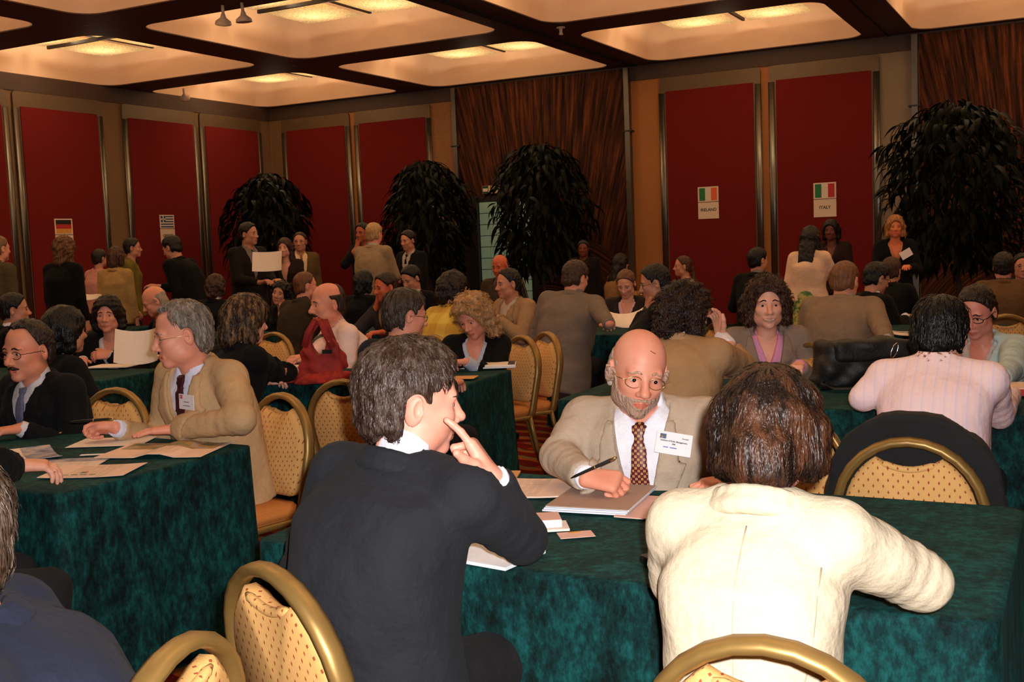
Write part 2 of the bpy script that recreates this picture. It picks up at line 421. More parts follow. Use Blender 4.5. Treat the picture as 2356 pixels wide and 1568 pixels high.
# ------------------------------------------------------------------ furniture
def velvet_mat():
    t = NT('crushed_green_velvet'); v = t.coord((1, 1, 0.55))
    n1 = t.noise(v, 11.0, 5.0, 0.72); n2 = t.noise(v, 44.0, 4.0, 0.7)
    f = t.math('ADD', t.math('MULTIPLY', n1, 0.6), t.math('MULTIPLY', n2, 0.4))
    t.base(t.ramp(f, [(0.38, S(2, 17, 17)), (0.50, S(5, 43, 43)), (0.66, S(16, 78, 76))]))
    t.set(Roughness=0.8); t.b.inputs['Specular IOR Level'].default_value = 0.15
    t.b.inputs['Sheen Weight'].default_value = 0.04; t.b.inputs['Sheen Tint'].default_value = S(70, 170, 160)+(1,)
    t.bump(f, 0.5, 0.01); return t.m
M_VELVET = velvet_mat()
M_WOODT = plain('table_wood', S(96, 66, 40), 0.5)
def fabric_mat():
    """beige upholstery with small red sprigs on a diamond grid (object x,z plane)"""
    t = NT('sprigged_upholstery'); v = t.coord(); sp = t.n('SeparateXYZ'); t.l(v, sp.inputs[0])
    z = t.math('ADD', sp.outputs[2], sp.outputs[1]); x = sp.outputs[0]; p = 0.0285
    def dots(ox, oz):
        fx = t.math('SUBTRACT', t.math('FRACT', t.math('ADD', t.math('DIVIDE', x, p), ox)), 0.5)
        fz = t.math('SUBTRACT', t.math('FRACT', t.math('ADD', t.math('DIVIDE', z, p*1.15), oz)), 0.5)
        d = t.math('ADD', t.math('MULTIPLY', t.math('ABSOLUTE', fx), 1.55), t.math('ABSOLUTE', fz))
        return t.math('LESS_THAN', d, 0.17)
    m = t.math('MAXIMUM', dots(0.0, 0.0), dots(0.5, 0.5))
    weave = t.noise(v, 500.0, 1.0)
    c = t.mix(m, S(214, 164, 100), S(150, 60, 40)); c = t.mix(t.math('MULTIPLY', weave, 0.25), c, S(160, 116, 60))
    t.base(c); t.set(Roughness=0.8); t.b.inputs['Specular IOR Level'].default_value = 0.2; t.bump(weave, 0.3, 0.003); return t.m
M_FABRIC = fabric_mat()
M_GOLD = plain('gold_chair_frame', S(146, 114, 62), 0.42, metal=0.55, var=0.08, scale=12)
M_SEAT = plain('orange_seat_fabric', S(196, 120, 52), 0.85, var=0.1, scale=200)

def back_outline(w, top, bot, wb, k=14):
    """closed outline (x,z) of a balloon chair back: semi-elliptic crown, tapering sides, rounded foot"""
    P = []; hz = 0.70
    for i in range(k+1):
        a = pi*i/k; P.append((w*cos(a), hz+(top-hz)*sin(a)))
    for i in range(1, 6):
        f = i/6.0; P.append((-(w+(wb-w)*f), hz+(bot+0.05-hz)*f))
    for i in range(5):
        a = pi+(pi/2)*i/4; P.append((-wb+0.05+0.05*cos(a), bot+0.05+0.05*sin(a)))
    for i in range(5):
        a = 1.5*pi+(pi/2)*i/4; P.append((wb-0.05+0.05*cos(a), bot+0.05+0.05*sin(a)))
    for i in range(5, 0, -1):
        f = i/6.0; P.append(((w+(wb-w)*f), hz+(bot+0.05-hz)*f))
    return P
def make_chair():
    C = empty('banquet_chair', (0, 0, 0)); tilt = 0.16
    def T(x, z, d=0.0): return (x, -0.205-(z-0.46)*tilt+d, z)
    out = back_outline(0.212, 0.93, 0.405, 0.19)
    MB().tube([T(x, z) for x, z in out], 0.0260, 8, True, up=(0, 1, 0), flat=0.60).build('back_frame', M_GOLD, C, True)
    # upholstered back with a hand-hold scooped out of the crown
    inn = back_outline(0.193, 0.911, 0.50, 0.172, 24); poly = []
    for x, z in inn:
        if z > 0.80 and abs(x) < 0.085:
            z = min(z, 0.874-0.022*cos(pi*x/0.17)) if abs(x) < 0.085 else z
        poly.append((x, z))
    n = len(poly); V = []; F = []
    for d, s in ((-0.010, 0.985), (-0.024, 0.90), (0.016, 0.985), (0.034, 0.88)):
        V += [T(x*s, 0.69+(z-0.69)*s, d) for x, z in poly]
    def ring(a, b, flip): return [((a+i, a+(i+1) % n, b+(i+1) % n, b+i) if not flip else (b+i, b+(i+1) % n, a+(i+1) % n, a+i)) for i in range(n)]
    F += ring(0, n, False)+ring(2*n, 3*n, True)+ring(0, 2*n, True)
    V.append(T(0, 0.66, -0.030)); V.append(T(0, 0.66, 0.046))
    F += [(n+i, n+(i+1) % n, 4*n) for i in range(n)]+[(3*n+(i+1) % n, 3*n+i, 4*n+1) for i in range(n)]
    mesh_np('back_pad', V, F, M_FABRIC, C, True)
    roll = [T(x, 0.868-0.022*cos(pi*x/0.17), -0.016) for x in np.linspace(-0.082, 0.082, 11)]
    MB().tube(roll, [0.004]+[0.011]*9+[0.004], 8).build('hand_hold_roll', M_FABRIC, C, True)
    st = MB().prism(rrect(-0.205, -0.20, 0.205, 0.225, 0.07, 6), 0.425, 0.485).build('seat', M_SEAT, C); bevel(st, 0.018, 3)
    for p in st.data.polygons: p.use_smooth = True
    fr = [(x, y, 0.413) for x, y in rrect(-0.20, -0.20, 0.20, 0.22, 0.06, 4)]
    MB().tube(fr, 0.016, 6, True, up=(0, 0, 1)).build('seat_frame', M_GOLD, C, True)
    for sx in (-1, 1):
        MB().tube([(sx*0.185, 0.185, 0.41), (sx*0.19, 0.20, 0.2), (sx*0.195, 0.205, 0.0)], [0.016, 0.015, 0.012], 8).build('leg', M_GOLD, C, True)
        MB().tube([(sx*0.185, -0.18, 0.42), (sx*0.19, -0.205, 0.30), (sx*0.195, -0.245, 0.12), (sx*0.2, -0.29, 0.0)], [0.016, 0.016, 0.015, 0.012], 8).build('leg', M_GOLD, C, True)
    return C
CHAIR0 = make_chair(); _cu = [False]
def chair(x, y, psi, label, z=0.0):
    """psi: direction the sitter faces, degrees left of the camera's axis"""
    c = copy_tree(CHAIR0) if _cu[0] else CHAIR0; _cu[0] = True
    c.location = (x, y, 0); c.rotation_euler = (0, 0, YAW+rad(psi))
    tag(c, label, 'chair', 'gold framed banquet chairs'); return c

def table(cx, cy, L, W, rz, tlabel, clabel, seed=0, top=0.74, mat=None, parts=True):
    """folding table under a floor-length velvet cloth"""
    T = empty('banquet_table', (cx, cy, 0), rz)
    MB().box((0, 0, top-0.025), (L-0.02, W-0.02, 0.03)).build('tabletop', M_WOODT, T)
    for sx in (-1, 1):
        for sy in (-1, 1):
            MB().tube([(sx*(L/2-0.12), sy*(W/2-0.10), 0), (sx*(L/2-0.12), sy*(W/2-0.10), top-0.04)], 0.016, 8).build('leg', M_BLACK, T, True)
    tag(T, tlabel, 'table', 'cloth covered banquet tables')
    rg = random.Random(seed); per = rrect(-L/2, -W/2, L/2, W/2, 0.035, 5)
    pts = []                                       # resample perimeter
    cum = [0.0]
    for i in range(len(per)):
        a, b = per[i], per[(i+1) % len(per)]; cum.append(cum[-1]+math.hypot(b[0]-a[0], b[1]-a[1]))
    tot = cum[-1]; N = int(tot/0.022); per2 = per+[per[0]]
    k = 0
    for q in range(N):
        s = tot*q/N
        while cum[k+1] < s: k += 1
        f = (s-cum[k])/max(1e-9, cum[k+1]-cum[k]); a, b = per2[k], per2[k+1]
        pts.append((a[0]+(b[0]-a[0])*f, a[1]+(b[1]-a[1])*f))
    ph = [rg.uniform(0, 6.28) for _ in range(6)]; fr = [rg.randint(5, 9), rg.randint(11, 15), rg.randint(20, 27), rg.randint(31, 38)]
    V = []; lev = [(top+0.004, 0.94), (top+0.006, 0.985), (top+0.002, 1.0), (top-0.012, 1.0)]+[(top-0.012-0.72*t, 1.0) for t in (0.03, 0.08, 0.15, 0.24, 0.34, 0.45, 0.56, 0.67, 0.78, 0.89, 0.985)]
    for li, (z, sc) in enumerate(lev):
        dep = max(0.0, (top-z)/top)
        for q, (x, y) in enumerate(pts):
            s = 2*pi*q/N
            ax, ay = max(0, abs(x)-(L/2-0.03))/0.03, max(0, abs(y)-(W/2-0.03))/0.03
            nx, ny = (math.copysign(ax, x), math.copysign(ay, y)); nl = math.hypot(nx, ny) or 1.0
            corner = min(1.0, ax)*min(1.0, ay)
            rip = 0.45*sin(fr[0]*s+ph[0])+0.6*sin(fr[1]*s+ph[1]+dep*1.2)+0.5*sin(fr[2]*s+ph[2]-dep*0.9)+0.25*sin(fr[3]*s+ph[3])
            off = 0.012+dep**1.25*(0.020*rip+0.020)+corner*dep*0.05 if li > 2 else 0.012*(li > 1)
            if sc < 1.0: V.append((x*sc if abs(x) > L/2-0.05 else x-math.copysign((1-sc)*L/2, x)*0, y*sc, z)) if False else V.append((x-math.copysign((1-sc)*0.5, x)*(ax > 0), y-math.copysign((1-sc)*0.5, y)*(ay > 0), z))
            else: V.append((x+nx/nl*off, y+ny/nl*off, z))
    F = []
    for li in range(len(lev)-1):
        for q in range(N):
            r = (q+1) % N; F.append((li*N+q, (li+1)*N+q, (li+1)*N+r, li*N+r))
    F.append(tuple(range(N)))
    o = mesh_np('tablecloth', V, F, mat or M_VELVET, None, True)
    o.data.polygons[len(F)-1].use_smooth = False
    o.location = (cx, cy, 0); o.rotation_euler = (0, 0, rz)
    tag(o, clabel, 'tablecloth', 'floor length velvet tablecloths'); return T

# ------------------------------------------------------------------ figures: signed distance fields meshed with surface nets
def nrm(v): v = np.asarray(v, float); return v/max(1e-9, np.linalg.norm(v))
def axis_pts(lo, hi, coarse, fines, fine):
    P = [lo]; t = lo
    while t < hi:
        s = coarse
        for a, b in fines:
            if a-fine <= t <= b: s = fine; break
            if t < a-fine: s = min(s, max(fine, a-fine-t))
        t += s; P.append(t)
    return np.array(P, np.float32)
class Field:
    def __init__(s, lo, hi, coarse, fines=None, fine=None):
        fines = fines or []; fine = fine or coarse
        s.ax = [axis_pts(lo[i], hi[i], coarse, [(f[0][i], f[1][i]) for f in fines], fine) for i in range(3)]
        s.D = np.full([len(a) for a in s.ax], 1.0, np.float32); s.h = coarse
    def box(s, lo, hi, m):
        r = []
        for i in range(3):
            a = max(0, int(np.searchsorted(s.ax[i], lo[i]-m))-1); b = min(len(s.ax[i]), int(np.searchsorted(s.ax[i], hi[i]+m))+1)
            if b <= a: return None
            r.append(slice(a, b))
        return tuple(r)
    def grid(s, r): return s.ax[0][r[0]][:, None, None], s.ax[1][r[1]][None, :, None], s.ax[2][r[2]][None, None, :]
    def add(s, fn, lo, hi, k=0.0):
        r = s.box(lo, hi, max(k, 0.01)+1.5*s.h)
        if r is None: return s
        d = fn(*s.grid(r)).astype(np.float32); a = s.D[r]
        if k > 0:
            h = np.maximum(k-np.abs(a-d), 0)/k; s.D[r] = np.minimum(a, d)-h*h*k*0.25
        else: s.D[r] = np.minimum(a, d)
        return s
    def cut(s, fn, lo, hi, k=0.0):
        r = s.box(lo, hi, max(k, 0.01)+1.5*s.h)
        if r is None: return s
        d = -fn(*s.grid(r)).astype(np.float32); a = s.D[r]
        if k > 0:
            h = np.maximum(k-np.abs(a-d), 0)/k; s.D[r] = np.maximum(a, d)+h*h*k*0.25
        else: s.D[r] = np.maximum(a, d)
        return s
    def all(s): return s.grid((slice(None),)*3)
    # primitives
    def cone(s, a, b, r1, r2, k=0.0, mod=None, cutit=False):
        a = np.asarray(a, float); b = np.asarray(b, float); ba = b-a; L2 = float(ba@ba) or 1e-9; R = max(r1, r2)*1.1
        def fn(X, Y, Z):
            x, y, z = X-a[0], Y-a[1], Z-a[2]
            t = np.clip((x*ba[0]+y*ba[1]+z*ba[2])/L2, 0, 1)
            r = r1+(r2-r1)*t
            if mod is not None: r = r+mod(t, x, y, z)
            return np.sqrt((x-ba[0]*t)**2+(y-ba[1]*t)**2+(z-ba[2]*t)**2)-r
        lo, hi = np.minimum(a, b)-R, np.maximum(a, b)+R
        return (s.cut if cutit else s.add)(fn, lo, hi, k)
    def ell(s, c, r, k=0.0, M=None, cutit=False):
        c = np.asarray(c, float); r = np.asarray(r, float); M = np.eye(3) if M is None else np.asarray(M)
        def fn(X, Y, Z):
            x, y, z = X-c[0], Y-c[1], Z-c[2]
            q = [(M[0, i]*x+M[1, i]*y+M[2, i]*z)/r[i] for i in range(3)]
            k0 = np.sqrt(q[0]**2+q[1]**2+q[2]**2)+1e-6; k1 = np.sqrt((q[0]/r[0])**2+(q[1]/r[1])**2+(q[2]/r[2])**2)+1e-6
            return k0*(k0-1)/k1
        R = r.max(); return (s.cut if cutit else s.add)(fn, c-R, c+R, k)
    def sample(s, p):
        ix = []; fr = []
        for i in range(3):
            a = s.ax[i]; j = int(np.clip(np.searchsorted(a, p[i])-1, 0, len(a)-2)); ix.append(j); fr.append(float(np.clip((p[i]-a[j])/(a[j+1]-a[j]), 0, 1)))
        c = s.D[ix[0]:ix[0]+2, ix[1]:ix[1]+2, ix[2]:ix[2]+2].astype(float)
        c = c[0]*(1-fr[0])+c[1]*fr[0]; c = c[0]*(1-fr[1])+c[1]*fr[1]; return c[0]*(1-fr[2])+c[1]*fr[2]
    def sampleN(s, P):
        ix = []; fr = []
        for i in range(3):
            a = s.ax[i]; j = np.clip(np.searchsorted(a, P[:, i])-1, 0, len(a)-2); ix.append(j); fr.append(np.clip((P[:, i]-a[j])/(a[j+1]-a[j]), 0, 1))
        r = 0
        for dx in (0, 1):
            for dy in (0, 1):
                for dz in (0, 1):
                    w_ = (fr[0] if dx else 1-fr[0])*(fr[1] if dy else 1-fr[1])*(fr[2] if dz else 1-fr[2]); r = r+w_*s.D[ix[0]+dx, ix[1]+dy, ix[2]+dz]
        return r
    def gradN(s, P, e=0.006):
        g = np.stack([s.sampleN(P+e*np.eye(3)[i])-s.sampleN(P-e*np.eye(3)[i]) for i in range(3)], 1)
        return g/np.maximum(1e-9, np.linalg.norm(g, axis=1))[:, None]
    def grad(s, p, e=0.006):
        g = [s.sample([p[j]+(e if j == i else 0) for j in range(3)])-s.sample([p[j]-(e if j == i else 0) for j in range(3)]) for i in range(3)]
        return nrm(g)
    def march(s, p, d, n=120, step=0.004):
        p = np.asarray(p, float).copy(); d = nrm(d)
        for _ in range(n):
            if s.sample(p) < 0: break
            p += d*step
        return p
    def mesh(s, D=None):
        D = s.D if D is None else D
        D = D.copy(); big = 0.5
        D[0] = big; D[-1] = big; D[:, 0] = big; D[:, -1] = big; D[:, :, 0] = big; D[:, :, -1] = big
        ins = D < 0
        cor = [ins[dx:ins.shape[0]-1+dx, dy:ins.shape[1]-1+dy, dz:ins.shape[2]-1+dz] for dx in (0, 1) for dy in (0, 1) for dz in (0, 1)]
        an = cor[0].copy(); al = cor[0].copy()
        for c in cor[1:]: an |= c; al &= c
        act = np.argwhere(an & ~al)
        if len(act) == 0: return np.zeros((0, 3)), np.zeros((0, 4), int)
        idx = np.full(an.shape, -1, np.int32); idx[act[:, 0], act[:, 1], act[:, 2]] = np.arange(len(act))
        acc = np.zeros((len(act), 3)); cnt = np.zeros(len(act))
        for axi in range(3):
            o1, o2 = [i for i in range(3) if i != axi]
            for e1 in (0, 1):
                for e2 in (0, 1):
                    A = act.copy(); A[:, o1] += e1; A[:, o2] += e2; B = A.copy(); B[:, axi] += 1
                    da = D[A[:, 0], A[:, 1], A[:, 2]].astype(float); db = D[B[:, 0], B[:, 1], B[:, 2]].astype(float)
                    m = (da < 0) != (db < 0)
                    t = np.where(m, da/np.where(m, da-db, 1), 0)
                    P = np.stack([s.ax[i][A[:, i]].astype(float) for i in range(3)], 1)
                    P[:, axi] += t*(s.ax[axi][B[:, axi]]-s.ax[axi][A[:, axi]])
                    acc += P*m[:, None]; cnt += m
        V = acc/cnt[:, None]; Q = []
        for axi in range(3):
            sl0 = [slice(None)]*3; sl1 = [slice(None)]*3; sl0[axi] = slice(0, -1); sl1[axi] = slice(1, None)
            m = ins[tuple(sl0)] != ins[tuple(sl1)]; E = np.argwhere(m)
            o1, o2 = (axi+1) % 3, (axi+2) % 3
            ok = (E[:, o1] > 0) & (E[:, o2] > 0) & (E[:, o1] < an.shape[o1]) & (E[:, o2] < an.shape[o2]); E = E[ok]
            def cell(d1, d2):
                C = E.copy(); C[:, o1] += d1; C[:, o2] += d2; return idx[C[:, 0], C[:, 1], C[:, 2]]
            q = np.stack([cell(-1, -1), cell(0, -1), cell(0, 0), cell(-1, 0)], 1)
            f = ins[E[:, 0], E[:, 1], E[:, 2]]; q[~f] = q[~f][:, ::-1]; Q.append(q)
        Q = np.concatenate(Q); Q = Q[(Q >= 0).all(1)]
        return V, Q
def wob(seed, amp, wl0=0.07, wl1=0.22, n=7):
    rg = np.random.RandomState(seed); W = rg.normal(size=(n, 3)); W /= np.linalg.norm(W, axis=1)[:, None]
    W *= (2*pi/rg.uniform(wl0, wl1, n))[:, None]; ph = rg.uniform(0, 6.28, n)
    def fn(X, Y, Z):
        r = 0
        for i in range(n): r = r+np.sin(W[i, 0]*X+W[i, 1]*Y+W[i, 2]*Z+ph[i])
        return (amp/n**0.5)*r
    return fn
def Rz(a): c, s_ = cos(a), sin(a); return np.array([[c, -s_, 0], [s_, c, 0], [0, 0, 1.0]])
def Rx(a): c, s_ = cos(a), sin(a); return np.array([[1.0, 0, 0], [0, c, -s_], [0, s_, c]])
def Ry(a): c, s_ = cos(a), sin(a); return np.array([[c, 0, s_], [0, 1.0, 0], [-s_, 0, c]])

def head_prims(F, T, R, sc, fem, chin=0.0, jowl=0.0, nose=1.0, smile=0.0):
    """adds a head to the field. T: centre, R: rotation, sc: scale"""
    def P(x, y, z): return T+R@(np.array([x, y, z])*sc)
    f = 0.94 if fem else 1.0
    F.ell(P(0, -0.012, 0.030), np.array([0.0755, 0.095, 0.086])*sc, 0.0, R)
    F.ell(P(0, 0.022, -0.040), np.array([0.0585+jowl, 0.066, 0.074])*sc*np.array([f, 1, 1]), 0.03*sc, R)
    for s in (-1, 1):
        F.ell(P(s*0.040*f, 0.012, -0.068), np.array([0.022+jowl, 0.032, 0.024])*sc, 0.03*sc, R)
        F.ell(P(s*0.036, 0.056, -0.026), np.array([0.021, 0.022, 0.018])*sc, 0.022*sc, R)
    F.ell(P(0, 0.064, -0.098), np.array([0.024*f, 0.020, 0.018])*sc, 0.022*sc, R)
    F.cone(P(-0.036, 0.070, 0.016), P(0.036, 0.070, 0.016), 0.0125*sc, 0.0125*sc, 0.016*sc)
    for s in (-1, 1):
        F.ell(P(s*0.031, 0.094, -0.003), np.array([0.019, 0.015, 0.0125])*sc, 0.010*sc, R, True)
    F.cone(P(0, 0.080, 0.010), P(0, 0.100, -0.030), 0.0078*sc, 0.0115*sc*nose, 0.010*sc)
    F.ell(P(0, 0.103, -0.034), np.array([0.0125, 0.0125, 0.0105])*sc*nose, 0.006*sc, R)
    for s in (-1, 1): F.ell(P(s*0.0125*nose, 0.091, -0.039), np.array([0.0085, 0.010, 0.008])*sc, 0.005*sc, R)
    w = 0.021+smile*0.006; up = smile*0.006
    F.cone(P(-w, 0.0785, -0.068+up), P(0, 0.0868, -0.0660), 0.0040*sc, 0.0052*sc, 0.008*sc)
    F.cone(P(w, 0.0785, -0.068+up), P(0, 0.0868, -0.0660), 0.0040*sc, 0.0052*sc, 0.008*sc)
    F.cone(P(-w*0.85, 0.0775, -0.075+up), P(0, 0.0850, -0.0770), 0.0040*sc, 0.0058*sc, 0.007*sc)
    F.cone(P(w*0.85, 0.0775, -0.075+up), P(0, 0.0850, -0.0770), 0.0040*sc, 0.0058*sc, 0.007*sc)
    for s in (-1, 1):
        M = R@Rz(-s*0.35)@Rx(-0.18)
        F.ell(P(s*0.079, -0.014, -0.010), np.array([0.010, 0.0195, 0.032])*sc, 0.007*sc, M)
        F.ell(P(s*0.087, -0.006, -0.004), np.array([0.007, 0.010, 0.018])*sc, 0.005*sc, M, True)
HANDP = {'flat': ((6, 8, 5),)*4, 'relaxed': ((22, 28, 18), (26, 32, 20), (30, 36, 22), (34, 38, 24)),
         'fist': ((70, 92, 50),)*4, 'pen': ((38, 62, 30), (48, 72, 40), (62, 84, 45), (70, 88, 45)),
         'point': ((4, 10, 6), (70, 95, 50), (78, 98, 50), (84, 98, 50)), 'grip': ((45, 55, 35),)*4}
def hand_prims(F, W, dirv, dors, side, pose, sc, rinf=0.0):
    Yv = nrm(dirv); Zv = np.asarray(dors, float); Zv = nrm(Zv-Yv*(Zv@Yv)); Xv = np.cross(Yv, Zv)*(1 if side < 0 else -1)   # X to the thumb
    B = np.stack([Xv, Yv, Zv], 1)
    def P(x, y, z): return W+B@(np.array([x, y, z])*sc)
    xs = (0.029, 0.0105, -0.0085, -0.027); ln = (0.072, 0.080, 0.074, 0.058); tips = []
    for i, x in enumerate(xs):
        F.cone(P(x*0.55, 0.0, 0), P(x, 0.086-abs(x)*0.12, 0.002), 0.0165*sc, 0.0125*sc+rinf, 0.014*sc)
    for i, x in enumerate(xs):
        p = np.array([x, 0.086-abs(x)*0.12, 0.002]); a = 0.0; cur = HANDP[pose][i]; r0 = 0.0088+rinf
        splay = x*1.6*(1-min(1, cur[0]/60.0))
        for sidx, fr in enumerate((0.46, 0.30, 0.24)):
            a += rad(cur[sidx]); q = p+np.array([splay*ln[i]*fr*4, cos(a)*ln[i]*fr, -sin(a)*ln[i]*fr])
            F.cone(P(*p), P(*q), r0*sc, (r0-0.0006)*sc, 0.0035*sc); p = q; r0 -= 0.0006
        tips.append(P(*p))
    if pose in ('fist', 'pen', 'grip'): th = [(0.020, 0.018, -0.006), (0.040, 0.050, -0.020), (0.030, 0.078, -0.034), (0.016, 0.092, -0.036)]
    elif pose == 'point': th = [(0.020, 0.018, -0.004), (0.046, 0.044, -0.012), (0.066, 0.066, -0.022), (0.080, 0.084, -0.026)]
    else: th = [(0.020, 0.018, -0.004), (0.047, 0.048, -0.010), (0.058, 0.076, -0.012), (0.060, 0.098, -0.012)]
    for i in range(3): F.cone(P(*th[i]), P(*th[i+1]), (0.0135-0.0016*i)*sc+rinf, (0.0120-0.0016*i)*sc+rinf, 0.006*sc)
    return tips
PROF_M = dict(t=[-.45, -.2, 0, .25, .5, .72, .85, .94, 1.02, 1.08], a=[.205, .200, .186, .172, .180, .186, .178, .135, .082, .06], b=[.152, .156, .150, .140, .146, .140, .118, .092, .072, .055])
PROF_F = dict(t=[-.45, -.2, 0, .25, .5, .70, .85, .94, 1.02, 1.08], a=[.205, .200, .182, .150, .160, .166, .150, .112, .070, .052], b=[.158, .158, .142, .118, .132, .144, .108, .082, .064, .048])
DET = {'hero': (0.0040, 0.030, 0.0080), 'mid': (0.0056, 0.034, 0.0125), 'far': (0.0088, 0.036, 0.0205)}

def two_bone(Sx, W, l1, l2, hint):
    d = W-Sx; D = np.linalg.norm(d)
    if D > (l1+l2)*0.995: W = Sx+d*((l1+l2)*0.995/D); d = W-Sx; D = np.linalg.norm(d)
    D = max(D, 0.06); u = d/D; x = (l1*l1-l2*l2+D*D)/(2*D); h = math.sqrt(max(0, l1*l1-x*x))
    p = np.asarray(hint, float); p = nrm(p-u*(p@u)); return Sx+u*x+p*h, W

def person(head, psi, label, seated=True, det='far', fem=False, lean=12, side=0, twist=0, hy=0, hp=0, hr=0, sc=1.0, bulk=1.0, belly=0.0,
           skinc=S(214, 150, 118), jacket=None, shirt=None, top=None, tie=None, trousers=S(30, 28, 30), skirt=None, hair='short', hairc=S(40, 28, 20), hairhi=None,
           R=None, L=None, vneck=0.36, lap=True, glasses=None, beard=None, mous=None, badge=None, nose=1.0, jowl=0.0, smile=0.0, bow=0.02, hsc=1.0, shoulder=1.0,
           locks=0, name='person', hem=-0.22, seed=None, earring=None, legs=True, extra=None, cuffs=True, tiemat=None, shirtmat=None, jacketmat=None, neckfwd=0.035, neckz=0.098, brow=None):
    fine, coarse, ch = DET[det]; seed = seed if seed is not None else abs(hash(label)) % 9973
    seed = sum(ord(c)*(i+3) for i, c in enumerate(label)) % 9973
    psi_w = YAW+rad(psi); RB = Rz(psi_w); head = np.asarray(head, float)
    a, b = rad(lean), rad(side); up = np.array([sin(b), sin(a)*cos(b), cos(a)*cos(b)])
    hipz = 0.555 if seated else 0.90*sc
    HC = up*0.055*sc+np.array([0, neckfwd, neckz*sc])         # neck base -> head centre
    Ls = (head[2]-hipz-HC[2])/up[2]
    if not 0.30 < Ls < 0.66: print('spine', round(Ls, 2), label)
    H = np.array([0, 0, hipz]); N = H+up*Ls; hc = N+HC
    root_xy = head[:2]-(RB@hc)[:2]; root = np.array([root_xy[0], root_xy[1], 0.0])
    lat = Rz(rad(twist))@np.array([1.0, 0, 0]); lat = nrm(lat-up*(lat@up)); fwd = np.cross(up, lat)
    def toL(p): return RB.T@(np.asarray(p, float)-root)
    E = empty(name, tuple(root), psi_w)
    tag(E, label, 'person')
    sw = (0.168 if not fem else 0.148)*sc*shoulder*(0.5+0.5*bulk)
    RH = Rz(rad(hy))@Rx(-rad(hp))@Ry(rad(hr)); hs = sc*hsc*(0.955 if fem else 1.0)
    # ---- arms
    ua, fa = 0.285*sc, 0.255*sc; arms = []
    for sd, spec in ((1, R), (-1, L)):
        spec = dict(spec or {}); pz = spec.get('p', 'table' if seated else 'down')
        sh = H+up*(Ls*0.925-0.012)+lat*(sd*sw)-fwd*0.014
        sh = sh+np.asarray(spec.get('sh', (0, 0, 0)), float)*np.array([sd, 1, 1])
        pre = {'table': ((sd*0.13, hc[1]+0.16, 0.785), (sd*0.55, -0.45, -0.8), (-sd*0.35, 1, 0), (0, 0, 1), 'relaxed'),
               'flat': ((sd*0.18, hc[1]+0.22, 0.775), (sd*0.6, -0.45, -0.8), (-sd*0.3, 1, -0.05), (0, 0, 1), 'flat'),
               'down': ((sd*(sw+0.06), hipz*0+N[1]*0.3+0.05, hipz-0.12), (sd*0.3, -1, 0), (0, 0.15, -1), (sd, 0.1, 0), 'relaxed'),
               'front': ((sd*0.10, hc[1]+0.28, hipz+0.20), (sd*0.6, -0.4, -1), (-sd*0.3, 1, 0.2), (0, 0, 1), 'relaxed'),
               'chin': (hc+RH@np.array([sd*0.03, 0.085, -0.17])*1.0, (sd*0.8, 0.2, -1), (-sd*0.1, -0.25, 1), (sd*0.3, 1, 0.1), 'fist'),
               'cheek': (hc+RH@np.array([sd*0.085, 0.06, -0.16]), (sd*0.8, 0.2, -1), (-sd*0.25, -0.2, 1), (sd*1.0, 0.6, 0), 'grip'),
               'clasp': ((sd*0.075, hc[1]+0.17, hc[2]-0.27), (sd*0.8, 0, -1), (-sd*1.0, 0.35, 0.05), (sd*0.1, 0.8, 0.7), 'relaxed'),
               'lap': ((sd*0.10, 0.22, 0.66), (sd*0.9, -0.6, 0), (-sd*0.4, 1, 0), (0, 0, 1), 'relaxed')}[pz]
        W = toL(spec['w']) if 'w' in spec else np.asarray(pre[0], float)
        hint = spec.get('hint', pre[1]); hd = spec.get('hd', pre[2]); dn = spec.get('dn', pre[3]); pose = spec.get('pose', pre[4])
        if 'hdw' in spec: hd = RB.T@np.asarray(spec['hdw'], float)
        if 'dnw' in spec: dn = RB.T@np.asarray(spec['dnw'], float)
        if 'e' in spec: el = toL(spec['e'])
        else: el, W = two_bone(sh, W, ua, fa, hint)
        arms.append((sd, sh, el, W, np.asarray(hd, float), np.asarray(dn, float), pose))
    # ---- legs
    lg = []
    for sd in (-1, 1):
        if seated: lg.append((sd, H+np.array([sd*0.09, 0.02, -0.01]), np.array([sd*0.13, 0.43, 0.50])*np.array([1, sc, 1]), np.array([sd*0.14, 0.40, 0.085])))
        else: lg.append((sd, H+np.array([sd*0.09, 0, -0.02]), np.array([sd*0.10, 0.03, 0.48*sc]), np.array([sd*0.11, -0.02, 0.085])))
    pts = [H, N, hc]+[p for A in arms for p in A[1:4]]+[p for l in lg for p in l[1:4]]
    lo0, hi0 = np.min(pts, 0), np.max(pts, 0)
    prof = PROF_F if fem else PROF_M; pt, pa, pb = (np.array(prof[k]) for k in 'tab')
    pa = pa*bulk*sc; pb = pb*bulk*sc
    def torso(off, tlo, thi=1.08, fac=1.0, wb_=None):
        def fn(X, Y, Z):
            x, y, z = X-H[0], Y-H[1], Z-H[2]
            t = (x*up[0]+y*up[1]+z*up[2])/Ls; px = x*lat[0]+y*lat[1]+z*lat[2]; py = x*fwd[0]+y*fwd[1]+z*fwd[2]
            A = np.interp(t, pt, pa)*fac+off; Bb = np.interp(t, pt, pb)*fac+off
            yo = -bow*np.sin(pi*np.clip(t, 0, 1)); bel = belly*np.exp(-((t-0.22)/0.25)**2)
            py = py-yo; Bf = np.where(py > 0, Bb+bel, Bb)
            d = ((np.abs(px)/A)**2.4+(np.abs(py)/Bf)**2.4)**(1/2.4)
            d = (d-1)*np.minimum(A, Bf)
            if wb_ is not None: d = d+wb_(X, Y, Z)
            return np.maximum(d, np.maximum((tlo-t)*Ls, (t-thi)*Ls))
        R_ = 0.27*bulk*sc+belly; c0, c1 = H+up*Ls*tlo, H+up*Ls*thi
